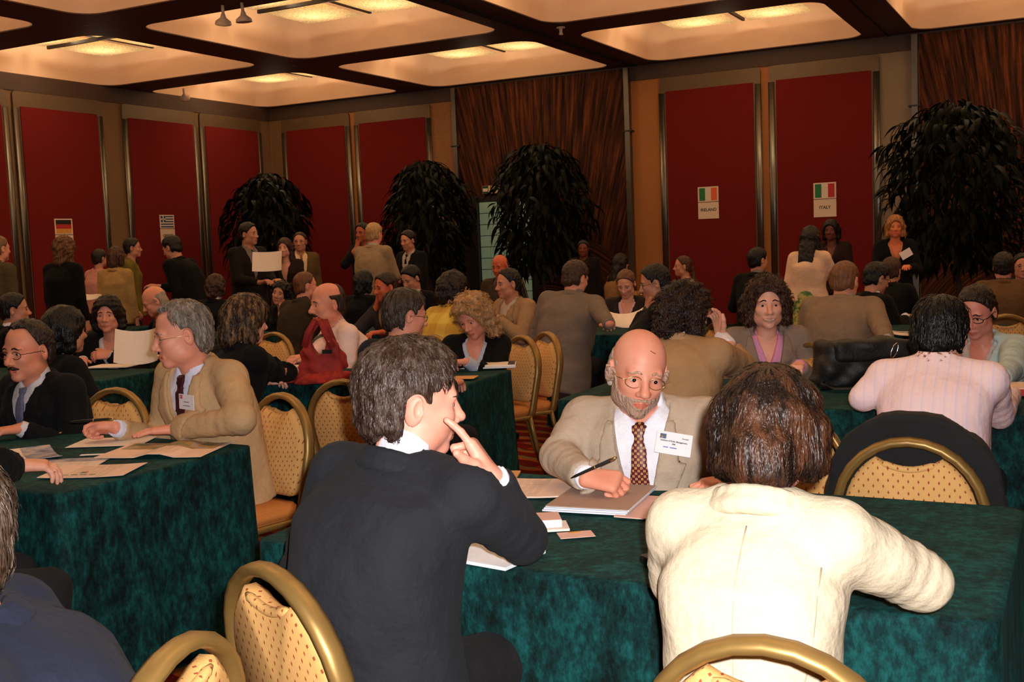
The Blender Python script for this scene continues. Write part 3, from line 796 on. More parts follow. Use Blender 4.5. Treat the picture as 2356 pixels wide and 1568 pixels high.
        return fn, np.minimum(c0, c1)-R_, np.maximum(c0, c1)+R_
    def tcoord(X, Y, Z):
        x, y, z = X-H[0], Y-H[1], Z-H[2]
        return (x*up[0]+y*up[1]+z*up[2])/Ls, x*lat[0]+y*lat[1]+z*lat[2], x*fwd[0]+y*fwd[1]+z*fwd[2]
    # ---- body (skin): one continuous surface, slim under the clothes
    fines = [(hc-0.135*sc, hc+0.135*sc)]
    for A in arms:
        c = A[3]+nrm(A[4])*0.07; fines.append((c-0.115, c+0.115))
    rinf = {'hero': 0.0, 'mid': 0.0004, 'far': 0.0022}[det]
    BP = []
    G = Field(lo0-0.16, hi0+0.10, coarse)
    fn, l_, h_ = torso(-0.03, 0.02, 1.03, 0.94); G.add(fn, l_, h_)
    G.ell(H, (0.13, 0.10, 0.10), 0.04)
    for sd, sh, el, W, hd, dn, pose in arms:
        G.cone(sh, el, 0.042*sc, 0.036*sc, 0.03); G.cone(el, el+(W-el)*0.80, 0.036*sc, 0.028*sc, 0.01)
    for sd, hp_, kn, an in lg:
        G.cone(hp_, kn, 0.066*sc, 0.046*sc, 0.03); G.cone(kn, an, 0.044*sc, 0.034*sc, 0.015); G.cone(an, an+np.array([0, 0.10, -0.045]), 0.034, 0.030, 0.02)
    G.cone(N-up*0.05, N, 0.05*sc, 0.045*sc, 0.03); BP.append(G.mesh())
    nb = N-up*0.045
    F = Field(np.minimum(nb-0.075, hc-0.15*sc), np.maximum(nb+0.075, hc+0.15*sc), fine)
    F.cone(nb, hc+RH@np.array([0, -0.022, -0.055])*hs, (0.054 if fem else 0.062)*sc, (0.049 if fem else 0.057)*sc, 0.03*sc)
    head_prims(F, hc, RH, hs, fem, jowl=jowl, nose=nose, smile=smile); BP.append(F.mesh())
    for sd, sh, el, W, hd, dn, pose in arms:
        c = W+nrm(hd)*0.06; w0 = el+(W-el)*0.68
        FH_ = Field(np.minimum(c-0.135, w0-0.045), np.maximum(c+0.135, w0+0.045), fine)
        FH_.cone(w0, W, 0.032*sc, 0.0235*sc, 0.01); hand_prims(FH_, W, hd, dn, sd, pose, sc*(0.93 if fem else 1.02), rinf); BP.append(FH_.mesh())
    V = np.concatenate([v for v, q in BP]); n0 = 0; Q = []
    for v, q in BP: Q.append(q+n0); n0 += len(v)
    Q = np.concatenate(Q)
    C = V[Q].mean(1); hl = ((C-hc)@RH)/hs
    upl = smile*0.006*np.clip(np.abs(hl[:, 0])/0.02, 0, 1)
    lip = (np.abs(hl[:, 0]) < 0.0225+smile*0.005) & (np.abs(hl[:, 2]+0.0710-upl) < 0.0085*np.sqrt(np.clip(1-(hl[:, 0]/(0.0245+smile*0.005))**2, 0, 1))) & (hl[:, 1] > 0.072)
    lipc = (skinc[0]*0.80, skinc[1]*0.56, skinc[2]*0.54)
    body = mesh_np('body', V, Q, [skin(skinc), skin(lipc)], E, True, lip.astype(np.int32))
    # ---- clothes
    wrk = wob(seed, 0.0034 if det != 'far' else 0.003, 0.09, 0.30)
    def sleeve(Fd, off, k, endf=0.88, crease=True):
        for sd, sh, el, W, hd, dn, pose in arms:
            ph = seed*0.7+sd
            m1 = (lambda t, x, y, z: 0.0020*np.sin(t*30+ph+x*55-z*30)*np.clip((t-0.35)*1.8, 0, 1)+0.0015*np.sin(t*11+ph+y*25)) if crease else None
            m2 = (lambda t, x, y, z: 0.0020*np.sin(t*28+ph*2+y*55+x*30)*np.clip((0.7-t)*1.8, 0, 1)+0.0015*np.sin(t*10-ph+x*25)) if crease else None
            Fd.cone(sh, el, (0.064*sc+off)*(0.45+0.55*bulk), 0.048*sc+off, k, m1)
            Fd.cone(el, el+(W-el)*endf, 0.0475*sc+off, 0.0365*sc+off, 0.012, m2)
    inner = shirt if jacket is not None else None
    outer = jacket if jacket is not None else (top or shirt)
    isj = jacket is not None
    omat = jacketmat or cloth(outer); FJ = Field(lo0-0.2, hi0+np.array([0.2, 0.2, -0.05]), ch)
    off = 0.008 if isj else 0.0
    fn, l_, h_ = torso(off, hem if isj else -0.05, 1.05, 1.0, wrk); FJ.add(fn, l_, h_)
    s0, s1 = arms[1][1], arms[0][1]
    mid_ = (s0+s1)/2+up*0.012
    for s_ in (s0, s1): FJ.cone(s_+up*0.004, mid_+(s_-mid_)*0.30+up*0.028*sc, (0.060 if not fem else 0.052)*sc+off, 0.050*sc, 0.035)
    sleeve(FJ, off, 0.018)
    for sd, sh, el, W, hd, dn, pose in arms:      # open sleeve ends
        fd = nrm(W-el); e0 = el+(W-el)*0.88; FJ.cone(e0+fd*0.056, e0+fd*0.13, 0.055, 0.055, 0, None, True)
    D0 = FJ.D.copy(); r_all = FJ.all(); t_, x_, y_ = tcoord(*r_all)
    neck_r = 0.064*sc if not fem else 0.058*sc
    na, nbp = N-up*0.06*sc, N+up*0.12*sc
    Fd = Field.__new__(Field); Fd.ax = FJ.ax; Fd.h = FJ.h; Fd.D = np.full_like(FJ.D, 1.0)
    Fd.cone(na, nbp+np.array([0, 0.03, 0]), neck_r+0.004, neck_r+0.010, 0)
    FJ.D = np.maximum(FJ.D, -Fd.D)
    if not isj and not fem:
        FJ.cone(N-up*0.03, N+up*0.030+fwd*0.006, 0.080*sc, 0.074*sc, 0.01); FJ.D = np.maximum(FJ.D, -Fd.D)
    vw = 0.078*sc
    if isj or fem:
        wv = np.clip((t_-vneck)/(0.98-vneck), 0, 1.2)*vw*(1.0 if isj else 0.9)
        FJ.D = np.maximum(FJ.D, np.minimum((wv-np.abs(x_)), y_-0.015).astype(np.float32))
    V, Q = FJ.mesh(); jo = mesh_np('jacket' if isj else ('shirt' if not fem else 'top'), V, Q, omat, E)
    if isj and lap and det != 'far':
        wv = np.clip((t_-vneck)/(0.98-vneck), 0, 1.2)*vw
        lw = np.interp(t_, [vneck, vneck+0.25*(1-vneck), 0.74, 0.76, 0.86, 1.0], [0.0, 0.050, 0.084, 0.060, 0.050, 0.022])*sc
        DL = np.maximum(np.abs(D0-0.0040)-0.0088, np.maximum(wv-0.001-np.abs(x_), np.abs(x_)-wv-lw))
        DL = np.maximum(DL, np.maximum(-(y_-0.02), np.maximum(t_-1.0, vneck-t_)))
        for s_ in (-1, 1):
            V, Q = FJ.mesh(np.maximum(DL, -s_*x_).astype(np.float32))
            if len(V): mesh_np('lapel', V, Q, omat, jo)
    if isj:
        FCo = Field(N-0.16, N+0.16, max(0.006, ch*0.75)); M_ = np.stack([lat, fwd, up], 1)
        ring = [N+M_@np.array([0.074*sc*cos(th), 0.070*sc*sin(th)-0.004, 0.006+0.020*(-sin(th))]) for th in np.linspace(rad(165), rad(375), 14)]
        for i in range(13): FCo.cone(ring[i], ring[i+1], 0.014, 0.014, 0.004); FCo.cone(ring[i]-up*0.024+(ring[i]-N)*0.12, ring[i+1]-up*0.024+(ring[i+1]-N)*0.12, 0.015, 0.015, 0.012)
        V, Q = FCo.mesh(); mesh_np('collar', V, Q, omat, jo)
    sho = None
    if isj and inner is not None:
        smat = shirtmat or cloth(inner, 0.75)
        FS = Field(lo0-0.2, hi0+np.array([0.2, 0.2, 0.0]), ch*1.05)
        fn, l_, h_ = torso(-0.009, 0.05, 1.05, 0.985); FS.add(fn, l_, h_)
        if not fem:
            FS.cone(N-up*0.03, N+up*0.034+fwd*0.006, 0.069*sc, 0.0640*sc, 0.012)
        if cuffs and det != 'far':
            for sd, sh, el, W, hd, dn, pose in arms:
                fd = nrm(W-el); c0, c1 = el+(W-el)*0.74, el+(W-el)*1.02; FC = Field(np.minimum(c0, c1)-0.07, np.maximum(c0, c1)+0.07, min(ch, 0.007))
                FC.cone(c0, c1, 0.039*sc, 0.0345*sc, 0); FC.cone(c1+fd*0.050, c1+fd*0.12, 0.054, 0.054, 0, None, True)
                v_, q_ = FC.mesh(); mesh_np('cuff', v_, q_, smat, E)
        t2, x2, y2 = tcoord(*FS.all())
        if fem:
            wv = np.clip((t2-0.60)/0.38, 0, 1.2)*0.055; FS.D = np.maximum(FS.D, np.minimum(wv-np.abs(x2), y2-0.01).astype(np.float32))
        else:
            wv = np.clip((t2-0.955)/0.1, 0, 1.2)*0.05; FS.D = np.maximum(FS.D, np.minimum(wv-np.abs(x2), y2-0.02).astype(np.float32))
        V, Q = FS.mesh(); sho = mesh_np('shirt', V, Q, smat, E); SF = FS
        t3, x3, y3 = t2, x2, y2
    else: SF = FJ; t3, x3, y3 = t_, x_, y_
    if tie is not None:
        if isj: base_ = SF
        else: base_ = FJ
        bd = base_.D
        w_ = np.interp(t3, [0.0, 0.15, 0.84, 0.915, 0.925, 0.98, 0.99], [0.006, 0.043, 0.022, 0.012, 0.020, 0.024, 0.020])*sc
        DT = np.maximum(np.abs(bd-0.006)-0.0080, np.abs(x3)-w_); DT = np.maximum(DT, np.maximum(0.03-y3, np.maximum(t3-0.985, (0.30 if isj else 0.08)-t3)))
        V, Q = base_.mesh(DT.astype(np.float32))
        if len(V): mesh_np('tie', V, Q, tiemat or cloth(tie, 0.5), E)
    # ---- trousers or skirt, shoes
    if legs:
        FT = Field(np.array([-0.36, -0.36, 0.0]), np.array([0.36, 0.66, hipz+0.16]), max(0.017, ch*1.5))
        FT.ell(H, np.array([0.178, 0.142, 0.125])*sc*bulk, 0.0)
        if skirt is not None and not seated:
            FT.cone(H, H*np.array([1, 1, 0.45]), 0.16*sc, 0.19*sc, 0.04)
            for sd, hp_, kn, an in lg: pass
        else:
            for sd, hp_, kn, an in lg:
                FT.cone(hp_, kn, 0.088*sc*bulk, 0.066*sc, 0.03); FT.cone(kn, an+np.array([0, 0, -0.02]), 0.064*sc, 0.056*sc, 0.012)
        tz = tcoord(*FT.all())
        FT.D = np.maximum(FT.D, ((tz[0]-0.30)*Ls).astype(np.float32))
        FT.D = np.maximum(FT.D, (0.045-FT.all()[2]+0*FT.D).astype(np.float32))
        V, Q = FT.mesh(); mesh_np('skirt' if skirt else 'trousers', V, Q, skirt if (skirt is not None and not isinstance(skirt, tuple)) else cloth(trousers), E)
        for sd, hp_, kn, an in lg:
            FH = Field(an+np.array([-0.07, -0.10, -0.1]), an+np.array([0.07, 0.24, 0.05]), 0.018)
            FH.cone(an*np.array([1, 1, 0])+np.array([0, -0.03, 0.045]), an*np.array([1, 1, 0])+np.array([0, 0.16, 0.036]), 0.042, 0.038, 0.01)
            FH.D = np.maximum(FH.D, (0.003-FH.all()[2]+0*FH.D).astype(np.float32)); V, Q = FH.mesh()
            mesh_np('shoe', V, Q, M_SHOE, E)
    # ---- head details, all in the head's own frame
    MH = Matrix(((RH[0, 0]*hs, RH[0, 1]*hs, RH[0, 2]*hs, hc[0]), (RH[1, 0]*hs, RH[1, 1]*hs, RH[1, 2]*hs, hc[1]), (RH[2, 0]*hs, RH[2, 1]*hs, RH[2, 2]*hs, hc[2]), (0, 0, 0, 1)))
    def HP(V): return hc+(np.asarray(V)*hs)@RH.T
    def face_pt(x, z, y0=0.14):
        p = F.march(HP([[x, y0, z]])[0], -(RH@np.array([0, 1.0, 0])), 150, 0.0015*1.2)
        return ((p-hc)@RH)/hs
    if hair: make_hair(E, hair, hairc, hairhi, det, HP, locks, seed, fem)
    hm = hairmat(brow or hairc)
    for s_ in (-1, 1):
        fy = face_pt(s_*0.031, -0.002)[1]
        ey = fy-0.0078
        if det == 'far':
            MB().lathe([(0.001, -0.0045), (0.006, -0.003), (0.0095, 0), (0.006, 0.003), (0.001, 0.0045)], 8).build('eye', M_EYE, E, True, MH @ Matrix.Translation((s_*0.031, fy+0.0005, -0.002)))
        else:
            eb = uv_sphere(0.0122, 12, 8, (s_*0.031, ey, -0.002)).build('eye', M_SCLERA, E, True, MH)
            MB().lathe([(0.0001, 0.0), (0.0056, 0.0)], 12).build('iris', M_EYE, eb, True, MH @ Matrix.Translation((s_*0.031, ey+0.01195, -0.002)) @ Matrix.Rotation(-pi/2, 4, 'X'))
            lid(s_, ey, 0.0132, 20, 100).build('eyelid', skin(dk(skinc, 0.92)), body, True, MH)
            lid(s_, ey, 0.0130, -100, -22).build('eyelid', skin(dk(skinc, 0.92)), body, True, MH)
        bp = []
        for u in np.linspace(0, 1, 6):
            bx = s_*(0.014+0.036*u); bz = 0.0165+0.007*sin(pi*min(1, u*1.25+0.1)); q = face_pt(bx, bz); bp.append((q[0], q[1]+0.0006, q[2]))
        MB().tube(bp, [0.0026, 0.0036, 0.0038, 0.0034, 0.0026, 0.0012], 6).build('eyebrow', hm, E, True, MH)
    if det != 'far':
        mp = []
        for x in np.linspace(-0.021-smile*0.005, 0.021+smile*0.005, 9):
            q = face_pt(x, -0.0712+smile*0.007*(abs(x)/0.024)**2); mp.append((q[0], q[1]-0.0006, q[2]))
        if smile > 0.5: MB().tube(mp, [0.0008]+[0.0030]*7+[0.0008], 6).build('teeth', M_TEETH, E, True, MH)
        else: MB().tube(mp, [0.0006]+[0.0017]*7+[0.0006], 6).build('mouth_line', M_MOUTH, E, True, MH)
    if mous:
        mp = []
        for x in np.linspace(-0.03, 0.03, 9):
            q = face_pt(x, -0.057-0.16*abs(x)); mp.append((q[0], q[1]+0.001, q[2]))
        MB().tube(mp, [0.003, 0.0055, 0.0075, 0.0085, 0.0075, 0.0085, 0.0075, 0.0055, 0.003], 8).build('moustache', hairmat(mous), E, True, MH)
    if beard:
        FB = Field(np.array([-0.11, -0.06, -0.15]), np.array([0.11, 0.13, 0.06]), 0.0045)
        head_prims(FB, np.zeros(3), np.eye(3), 1.0, fem, jowl=jowl, nose=nose, smile=smile)
        X, Y, Z = FB.all(); wb = wob(5, 0.0012, 0.006, 0.016, 9)
        d = np.abs(FB.D)-0.0034+wb(X, Y, Z)*0.7
        line = np.interp(np.broadcast_to(Y, FB.D.shape), [-0.02, 0.01, 0.03, 0.055, 0.075, 0.10], [0.010, 0.005, -0.035, -0.052, -0.053, -0.054])
        d = np.maximum(d, Z-line); d = np.maximum(d, -Y-0.012)
        lipd = (np.sqrt((X/0.024)**2+((Z+0.0712)/0.0095)**2)-1)*0.009
        d = np.maximum(d, -np.maximum(lipd, 0.06-Y)); d = np.maximum(d, -0.122-Z+0*d)
        V, Q = FB.mesh(d.astype(np.float32)); mesh_np('beard', HP(V), Q, hairmat(beard, dk(beard, 1.3)), E)
    if glasses:
        gm, rx, rz_, gr = glasses
        gp = []; py = max(face_pt(s_*0.031, -0.004)[1] for s_ in (-1, 1))+0.012
        ge = None
        g = MB(); ge = None
        for s_ in (-1, 1):
            ring = [(s_*0.0335+rx*cos(q), py-0.0025*abs(cos(q)), -0.006+rz_*sin(q)*(1-0.12*cos(q)*s_)) for q in np.linspace(0, 2*pi, 25)[:-1]]
            g.tube(ring, gr, 6, True, up=(0, 1, 0))
            g.tube([(s_*(0.0335+rx), py, -0.001), (s_*0.076, py-0.02, 0.0), (s_*0.0815, 0.0, -0.001), (s_*0.083, -0.022, -0.012)], gr, 6)
        g.tube([(-0.0335+rx, py, -0.004), (0, py+0.004, 0.001), (0.0335-rx, py, -0.004)], gr, 6)
        ge = g.build('glasses', gm, E, True, MH)
        for s_ in (-1, 1):
            k = 20; MB().add([(s_*0.0335, py+0.001, -0.006)]+[(s_*0.0335+rx*cos(q), py, -0.006+rz_*sin(q)) for q in np.linspace(0, 2*pi, k+1)[:-1]], [(0, 1+i, 1+(i+1) % k) for i in range(k)]).build('lens', M_LENS, ge, True, MH)
    # ---- name badge on the chest
    if badge:
        bx, bt, tilt, kind = badge[:4]; bs = badge[4] if len(badge) > 4 else 1.0
        p0 = H+up*Ls*bt+lat*bx+fwd*0.32; p = FJ.march(p0, -fwd, 300, 0.002); nr = FJ.grad(p, 0.02)
        zax = nrm(up-nr*(up@nr)); xax = -np.cross(zax, -nr); xax = np.cross(nr, zax)*-1; xax = np.cross(zax, nr)*1.0
        xr = nrm(np.cross(zax, nr)); Mb = np.stack([-xr, nr, zax], 1)      # x to the viewer's right when seen from the front
        Mb = Mb@Ry(rad(tilt)); p = p+nr*(0.021 if det != 'far' else 0.018)
        MM = Matrix(((Mb[0, 0], Mb[0, 1], Mb[0, 2], p[0]), (Mb[1, 0], Mb[1, 1], Mb[1, 2], p[1]), (Mb[2, 0], Mb[2, 1], Mb[2, 2], p[2]), (0, 0, 0, 1)))
        make_badge(E, MM, kind, bs)
    if extra: extra(E, dict(H=H, N=N, up=up, lat=lat, fwd=fwd, L=Ls, F=FJ, hc=hc, RH=RH, hs=hs, MH=MH, HP=HP, arms=arms, face=face_pt, SF=SF, ch=ch))
    return E
def uv_sphere(r, nu, nv, c):
    m = MB(); V = [(c[0], c[1], c[2]-r)]
    for j in range(1, nv):
        th = -pi/2+pi*j/nv
        for i in range(nu): V.append((c[0]+r*cos(th)*cos(2*pi*i/nu), c[1]+r*cos(th)*sin(2*pi*i/nu), c[2]+r*sin(th)))
    V.append((c[0], c[1], c[2]+r)); F = []
    for i in range(nu): F.append((0, 1+(i+1) % nu, 1+i)); F.append((len(V)-1, 1+(nv-2)*nu+i, 1+(nv-2)*nu+(i+1) % nu))
    for j in range(nv-2):
        for i in range(nu): F.append((1+j*nu+i, 1+j*nu+(i+1) % nu, 1+(j+1)*nu+(i+1) % nu, 1+(j+1)*nu+i))
    return m.add(V, F)
def lid(s_, ey, r, e0, e1):
    """part of a sphere over the eye between two elevation angles"""
    V = []; F = []; na, ne = 11, 6
    for i in range(na):
        az = rad(-95+190*i/(na-1)); sq = cos(az)**0.7 if cos(az) > 0 else 0
        for j in range(ne):
            lo = e0 if e0 > 0 else e1
            lo2 = lo*sq; hi = e1 if e0 > 0 else e0
            el = rad(lo2+(hi-lo2)*j/(ne-1))
            V.append((s_*0.031+r*sin(az)*cos(el)*1.12, ey+r*cos(az)*cos(el), -0.002+r*sin(el)))
    F = [(i*ne+j, (i+1)*ne+j, (i+1)*ne+j+1, i*ne+j+1) for i in range(na-1) for j in range(ne-1)]
    return MB().add(V, F)
def make_hair(E, kind, c, hi, det, HP, locks, seed, fem):
    h = {'hero': 0.0052, 'mid': 0.0066, 'far': 0.0110}[det]
    long_ = kind in ('long', 'tail', 'lowtail'); zlo = -0.36 if long_ else -0.20
    F = Field(np.array([-0.17, -0.20, zlo]), np.array([0.17, 0.15, 0.19]), h)
    X, Y, Z = F.all(); base = lambda t, dz=0.0: F.ell((0, -0.013, 0.031+dz), (0.0755+t, 0.095+t, 0.086+t))
    w = wob(seed+3, 0.0010 if kind in ('fringe', 'bald', 'crop') else 0.0028, 0.012, 0.035, 9)
    if kind in ('short', 'receding', 'fringe', 'bald', 'crop', 'lowtail', 'bun'):
        th = {'short': 0.014, 'receding': 0.012, 'fringe': 0.002, 'bald': 0.007, 'crop': 0.008, 'lowtail': 0.010, 'bun': 0.010}[kind]
        base(th)
        for s in (-1, 1): F.ell((s*0.064, -0.035, -0.015), (0.014+th*0.5, 0.045, 0.05), 0.015)
        F.ell((0, -0.075, -0.035), (0.058, 0.030+th*0.3, 0.045), 0.02)
        D = F.D+w(X, Y, Z)
        fp = {'short': (0.070, 0.085), 'receding': (0.045, 0.098), 'fringe': (0.06, 0.08), 'bald': (0.046, 0.098), 'crop': (0.062, 0.085), 'lowtail': (0.062, 0.088), 'bun': (0.066, 0.088)}[kind]
        hl = (Y-fp[0])*0.85+(fp[1]-Z)*0.52
        if kind == 'receding': hl = hl+0.022*np.clip(np.abs(np.abs(X)-0.042)/0.042, 0, 1)*-1+0.012
        D = np.maximum(D, hl)
        D = np.maximum(D, np.minimum(Y-0.022, 0.030-Z)); D = np.maximum(D, np.minimum(Y-0.006, -0.028-Z)); D = np.maximum(D, np.minimum(Y+0.032, 0.004-Z)); D = np.maximum(D, -0.085-Z+0*D)
        ear = [np.sqrt(((np.abs(X)-0.083)/0.034)**2+((Y+0.010)/0.027)**2+((Z+0.012)/0.038)**2)-1]; D = np.maximum(D, -ear[0]*0.02)
        if kind == 'bald': D = np.maximum(D, np.minimum(Z-0.048, Y+0.062))
        if kind == 'fringe': D = np.maximum(D, Z-0.045+0*D-0.25*np.maximum(0, Y*0)); D = np.maximum(D, np.minimum(Z-0.030, Y+0.02))
        F.D = D.astype(np.float32)
        if kind == 'lowtail':
            F.ell((0, -0.115, -0.02), (0.02, 0.02, 0.02), 0.01)
            F.cone((0, -0.118, -0.03), (0.0, -0.135, -0.16), 0.020, 0.024, 0.012); F.cone((0.0, -0.135, -0.16), (0.0, -0.125, -0.23), 0.024, 0.006, 0.012)
        if kind == 'bun': F.ell((0, -0.118, 0.03), (0.034, 0.03, 0.034), 0.01)
    elif kind in ('bob', 'long', 'tail', 'curly', 'wavy', 'wild'):
        th = {'bob': 0.020, 'long': 0.016, 'tail': 0.014, 'curly': 0.014, 'wavy': 0.030, 'wild': 0.017}[kind]
        base(th, 0.004)
        drop = {'bob': -0.085, 'long': -0.26, 'tail': -0.05, 'curly': -0.068, 'wavy': -0.125, 'wild': -0.055}[kind]
        for s in (-1, 1):
            F.cone((s*(0.064+th*0.5), -0.03, 0.0), (s*(0.068+th*0.55), -0.026, max(drop, -0.16)), 0.036+th*0.3, 0.028+th*0.25, 0.03)
        F.cone((0, -0.075, 0.0), (0, -0.085-th*0.3, max(drop, -0.14)), 0.062+th*0.25, 0.056+th*0.2, 0.04)
        if kind == 'long':
            for x in (-0.045, 0, 0.045): F.cone((x, -0.11, -0.08), (x*1.2, -0.195, -0.30), 0.044, 0.022, 0.03)
        if kind == 'tail':
            F.cone((0, -0.115, 0.0), (0, -0.16, -0.10), 0.024, 0.030, 0.02); F.cone((0, -0.16, -0.10), (0, -0.13, -0.22), 0.030, 0.012, 0.02)
        amp = {'bob': 0.004, 'long': 0.004, 'tail': 0.003, 'curly': 0.007, 'wavy': 0.008, 'wild': 0.005}[kind]
        wv = wob(seed+4, amp, *((0.05, 0.12) if kind == 'wild' else (0.022, 0.06)), 9)
        D = F.D+wv(X, Y, Z)+w(X, Y, Z)*(0.25 if kind == 'wild' else 0.6)
        cut = np.sqrt((X/(0.074 if kind == 'curly' else 0.066))**2+((Y-0.098)/0.088)**2+((Z+0.045)/0.112)**2)-1
        D = np.maximum(D, -cut*0.06); D = np.maximum(D, (Y-0.088)*0.9+(0.06-Z)*0.35)
        D = np.maximum(D, np.minimum(Y-0.03, -0.10-Z))
        F.D = D.astype(np.float32)
    V, Q = F.mesh(); hm = hairmat(c, hi, 0.45 if kind == 'wild' else 1.0); VV = [HP(V)]; QQ = [Q]
    o = mesh_np('hair', VV[0], QQ[0], hm, E)
    if locks:
        rg = np.random.RandomState(seed+9); n_ = min(locks, len(V)); sel = rg.choice(len(V), n_, replace=False); P = V[sel].copy()
        wild = {'wild': 0.14, 'curly': 0.75, 'wavy': 0.50}.get(kind, 0.10); K = 11
        rnd = rg.normal(size=(n_, 3))*wild; r0 = rg.uniform(0.0011, 0.0024, n_); stp = rg.uniform(0.006, 0.011, n_); lift = rg.uniform(0.0004, 0.0012, n_)*(1+wild*2)
        crown = np.array([0, -0.045, 0.12]); unit = lambda A: A/np.maximum(1e-9, np.linalg.norm(A, axis=1))[:, None]
        d0 = unit(P-crown); PP = []; GG = []
        for k in range(K):
            g = F.gradN(P, 0.007); PP.append(P.copy()); GG.append(g)
            dv = np.stack([P[:, 0]*4.0, np.where(P[:, 1] < 0.03, -0.30, 0.15), np.full(n_, -0.75)], 1)*0.8+0.6*d0+rnd
            if kind in ('curly', 'wavy'): dv = dv+0.5*np.sin(k*1.1+rnd*9)
            dv = unit(dv-g*(dv*g).sum(1)[:, None]); P = P+dv*stp[:, None]; P = P-g*(F.sampleN(P)-0.001-lift*k)[:, None]
        PP = np.array(PP); GG = np.array(GG)
        ok = ~((PP[:, :, 1] > 0.045) & (np.abs(PP[:, :, 0]) < 0.066) & (PP[:, :, 2] < 0.058)).any(0)
        ok &= ~((np.abs(PP[:, :, 0]) > 0.05) & (PP[:, :, 1] > -0.036) & (PP[:, :, 1] < 0.10) & (PP[:, :, 2] < 0.026) & (PP[:, :, 2] > -0.09)).any(0) if kind in ('short', 'receding', 'crop') else True
        PP = PP[:, ok]; GG = GG[:, ok]; r0 = r0[ok]; n_ = int(ok.sum()); T_ = np.gradient(PP, axis=0); SS = np.cross(T_, GG); SS /= np.maximum(1e-9, np.linalg.norm(SS, axis=2))[:, :, None]
        kk = np.arange(K)/(K-1); wdt = (r0[None, :]*((1-kk**3*0.95)*np.minimum(1, 0.4+kk*3))[:, None])[:, :, None]
        LV = np.stack([PP+SS*wdt*1.6, PP+GG*wdt*0.8, PP-SS*wdt*1.6], 2)       # K, n, 3, 3
        LV = LV.transpose(1, 0, 2, 3).reshape(-1, 3); base_i = (np.arange(n_)*K*3)[:, None, None]; ki = (np.arange(K-1)*3)[None, :, None]; q = np.arange(2)[None, None, :]
        i0 = base_i+ki+q; LQ = np.stack([i0, i0+1, i0+4, i0+3], -1).reshape(-1, 4)
        mesh_np('hair_locks', HP(np.array(LV)), np.array(LQ), hm, o); 
M_SHOE = plain('black_leather', S(16, 14, 14), 0.35)
M_EYE = plain('dark_eye', S(26, 18, 14), 0.15)
M_TEETH = plain('teeth', S(220, 208, 192), 0.3, var=0.02); M_MOUTH = plain('mouth_dark', S(92, 34, 30), 0.6)
M_SCLERA = plain('eye_white', S(206, 192, 180), 0.25, var=0.03)
def lens_mat():
    t = NT('lens_glass'); tr = t.n('BsdfTransparent'); gl = t.n('BsdfGlossy'); gl.inputs['Roughness'].default_value = 0.05
    mx = t.n('MixShader'); mx.inputs[0].default_value = 0.06; t.l(tr.outputs[0], mx.inputs[1]); t.l(gl.outputs[0], mx.inputs[2]); t.l(mx.outputs[0], t.out.inputs['Surface']); return t.m
M_LENS = lens_mat()
M_GWIRE = plain('gold_wire', S(190, 160, 110), 0.25, metal=0.9)
M_DWIRE = plain('dark_wire', S(60, 48, 42), 0.3, metal=0.6)
M_WHITE = plain('badge_white', S(232, 226, 228), 0.4, var=0.02)
M_INK = plain('ink_dark', S(50, 46, 60), 0.6); M_INKB = plain('ink_blue', S(96, 110, 190), 0.6)
def text_mesh(s, size, mat, parent, M, name='lettering', shear=0.0, bold=0.0):
    cu = bpy.data.curves.new(name, 'FONT'); cu.body = s; cu.size = size; cu.align_x = 'CENTER'; cu.align_y = 'CENTER'; cu.extrude = 0.0004; cu.shear = shear; cu.offset = bold; cu.resolution_u = 3
    ob = bpy.data.objects.new('tmp', cu); COL.objects.link(ob)
    dg = bpy.context.evaluated_depsgraph_get(); me = bpy.data.meshes.new_from_object(ob.evaluated_get(dg))
    bpy.data.objects.remove(ob); me.materials.clear(); me.materials.append(mat); me.transform(M)
    return link(bpy.data.objects.new(name, me), parent)
def make_badge(E, MM, kind, s=1.0):
    """card in the x-z plane of MM, facing +y"""
    w, h = 0.088*s, 0.055*s
    b = MB().box((0, 0, 0), (w, 0.0025, h)).build('name_badge', M_WHITE, E, False, MM)
    def bar(x, z, bw, bh, m): MB().box((-x, 0.0018, z), (bw, 0.001, bh)).build('print', m, b, False, MM)
    if kind == 'se':
        bar(-0.033, 0.018, 0.018, 0.014, plain('flag_blue', S(58, 84, 130), 0.5)); bar(-0.036, 0.018, 0.0035, 0.0142, plain('flag_yellow', S(222, 190, 60), 0.5)); bar(-0.033, 0.018, 0.0182, 0.0032, MATS['flag_yellow'])
        TM = MM @ Matrix.Translation((0, 0.0018, 0)) @ Matrix(((-1, 0, 0, 0), (0, 0, 1, 0), (0, 1, 0, 0), (0, 0, 0, 1)))
        text_mesh('Sweden', 0.0062, M_INK, b, TM @ Matrix.Translation((0.032, 0.018, 0)), bold=0.0001)
        text_mesh('Institute of Public Management,', 0.0062, M_INK, b, TM @ Matrix.Translation((0, 0.006, 0)), bold=0.0002)
        text_mesh('IPM', 0.0062, M_INK, b, TM @ Matrix.Translation((0, -0.0025, 0)), bold=0.0002)
        bar(0.0, -0.013, 0.020, 0.0028, M_INKB); bar(-0.022, -0.013, 0.015, 0.0028, M_INKB)
    elif kind == 'dk':
        bar(-0.033, 0.019, 0.018, 0.014, plain('flag_red', S(190, 40, 50), 0.5)); bar(-0.036, 0.019, 0.003, 0.0142, M_WHITE); bar(-0.033, 0.019, 0.0182, 0.0026, M_WHITE)
        bar(0, 0.0, 0.034, 0.0022, M_INK); bar(0, -0.015, 0.044, 0.002, M_INK)
    else:
        if kind == 'lines': bar(-0.03, 0.018, 0.016, 0.012, plain('flag_dull', S(120, 60, 60), 0.5)); bar(0, 0.002, 0.044, 0.0022, M_INK); bar(0, -0.012, 0.05, 0.0022, M_INK)

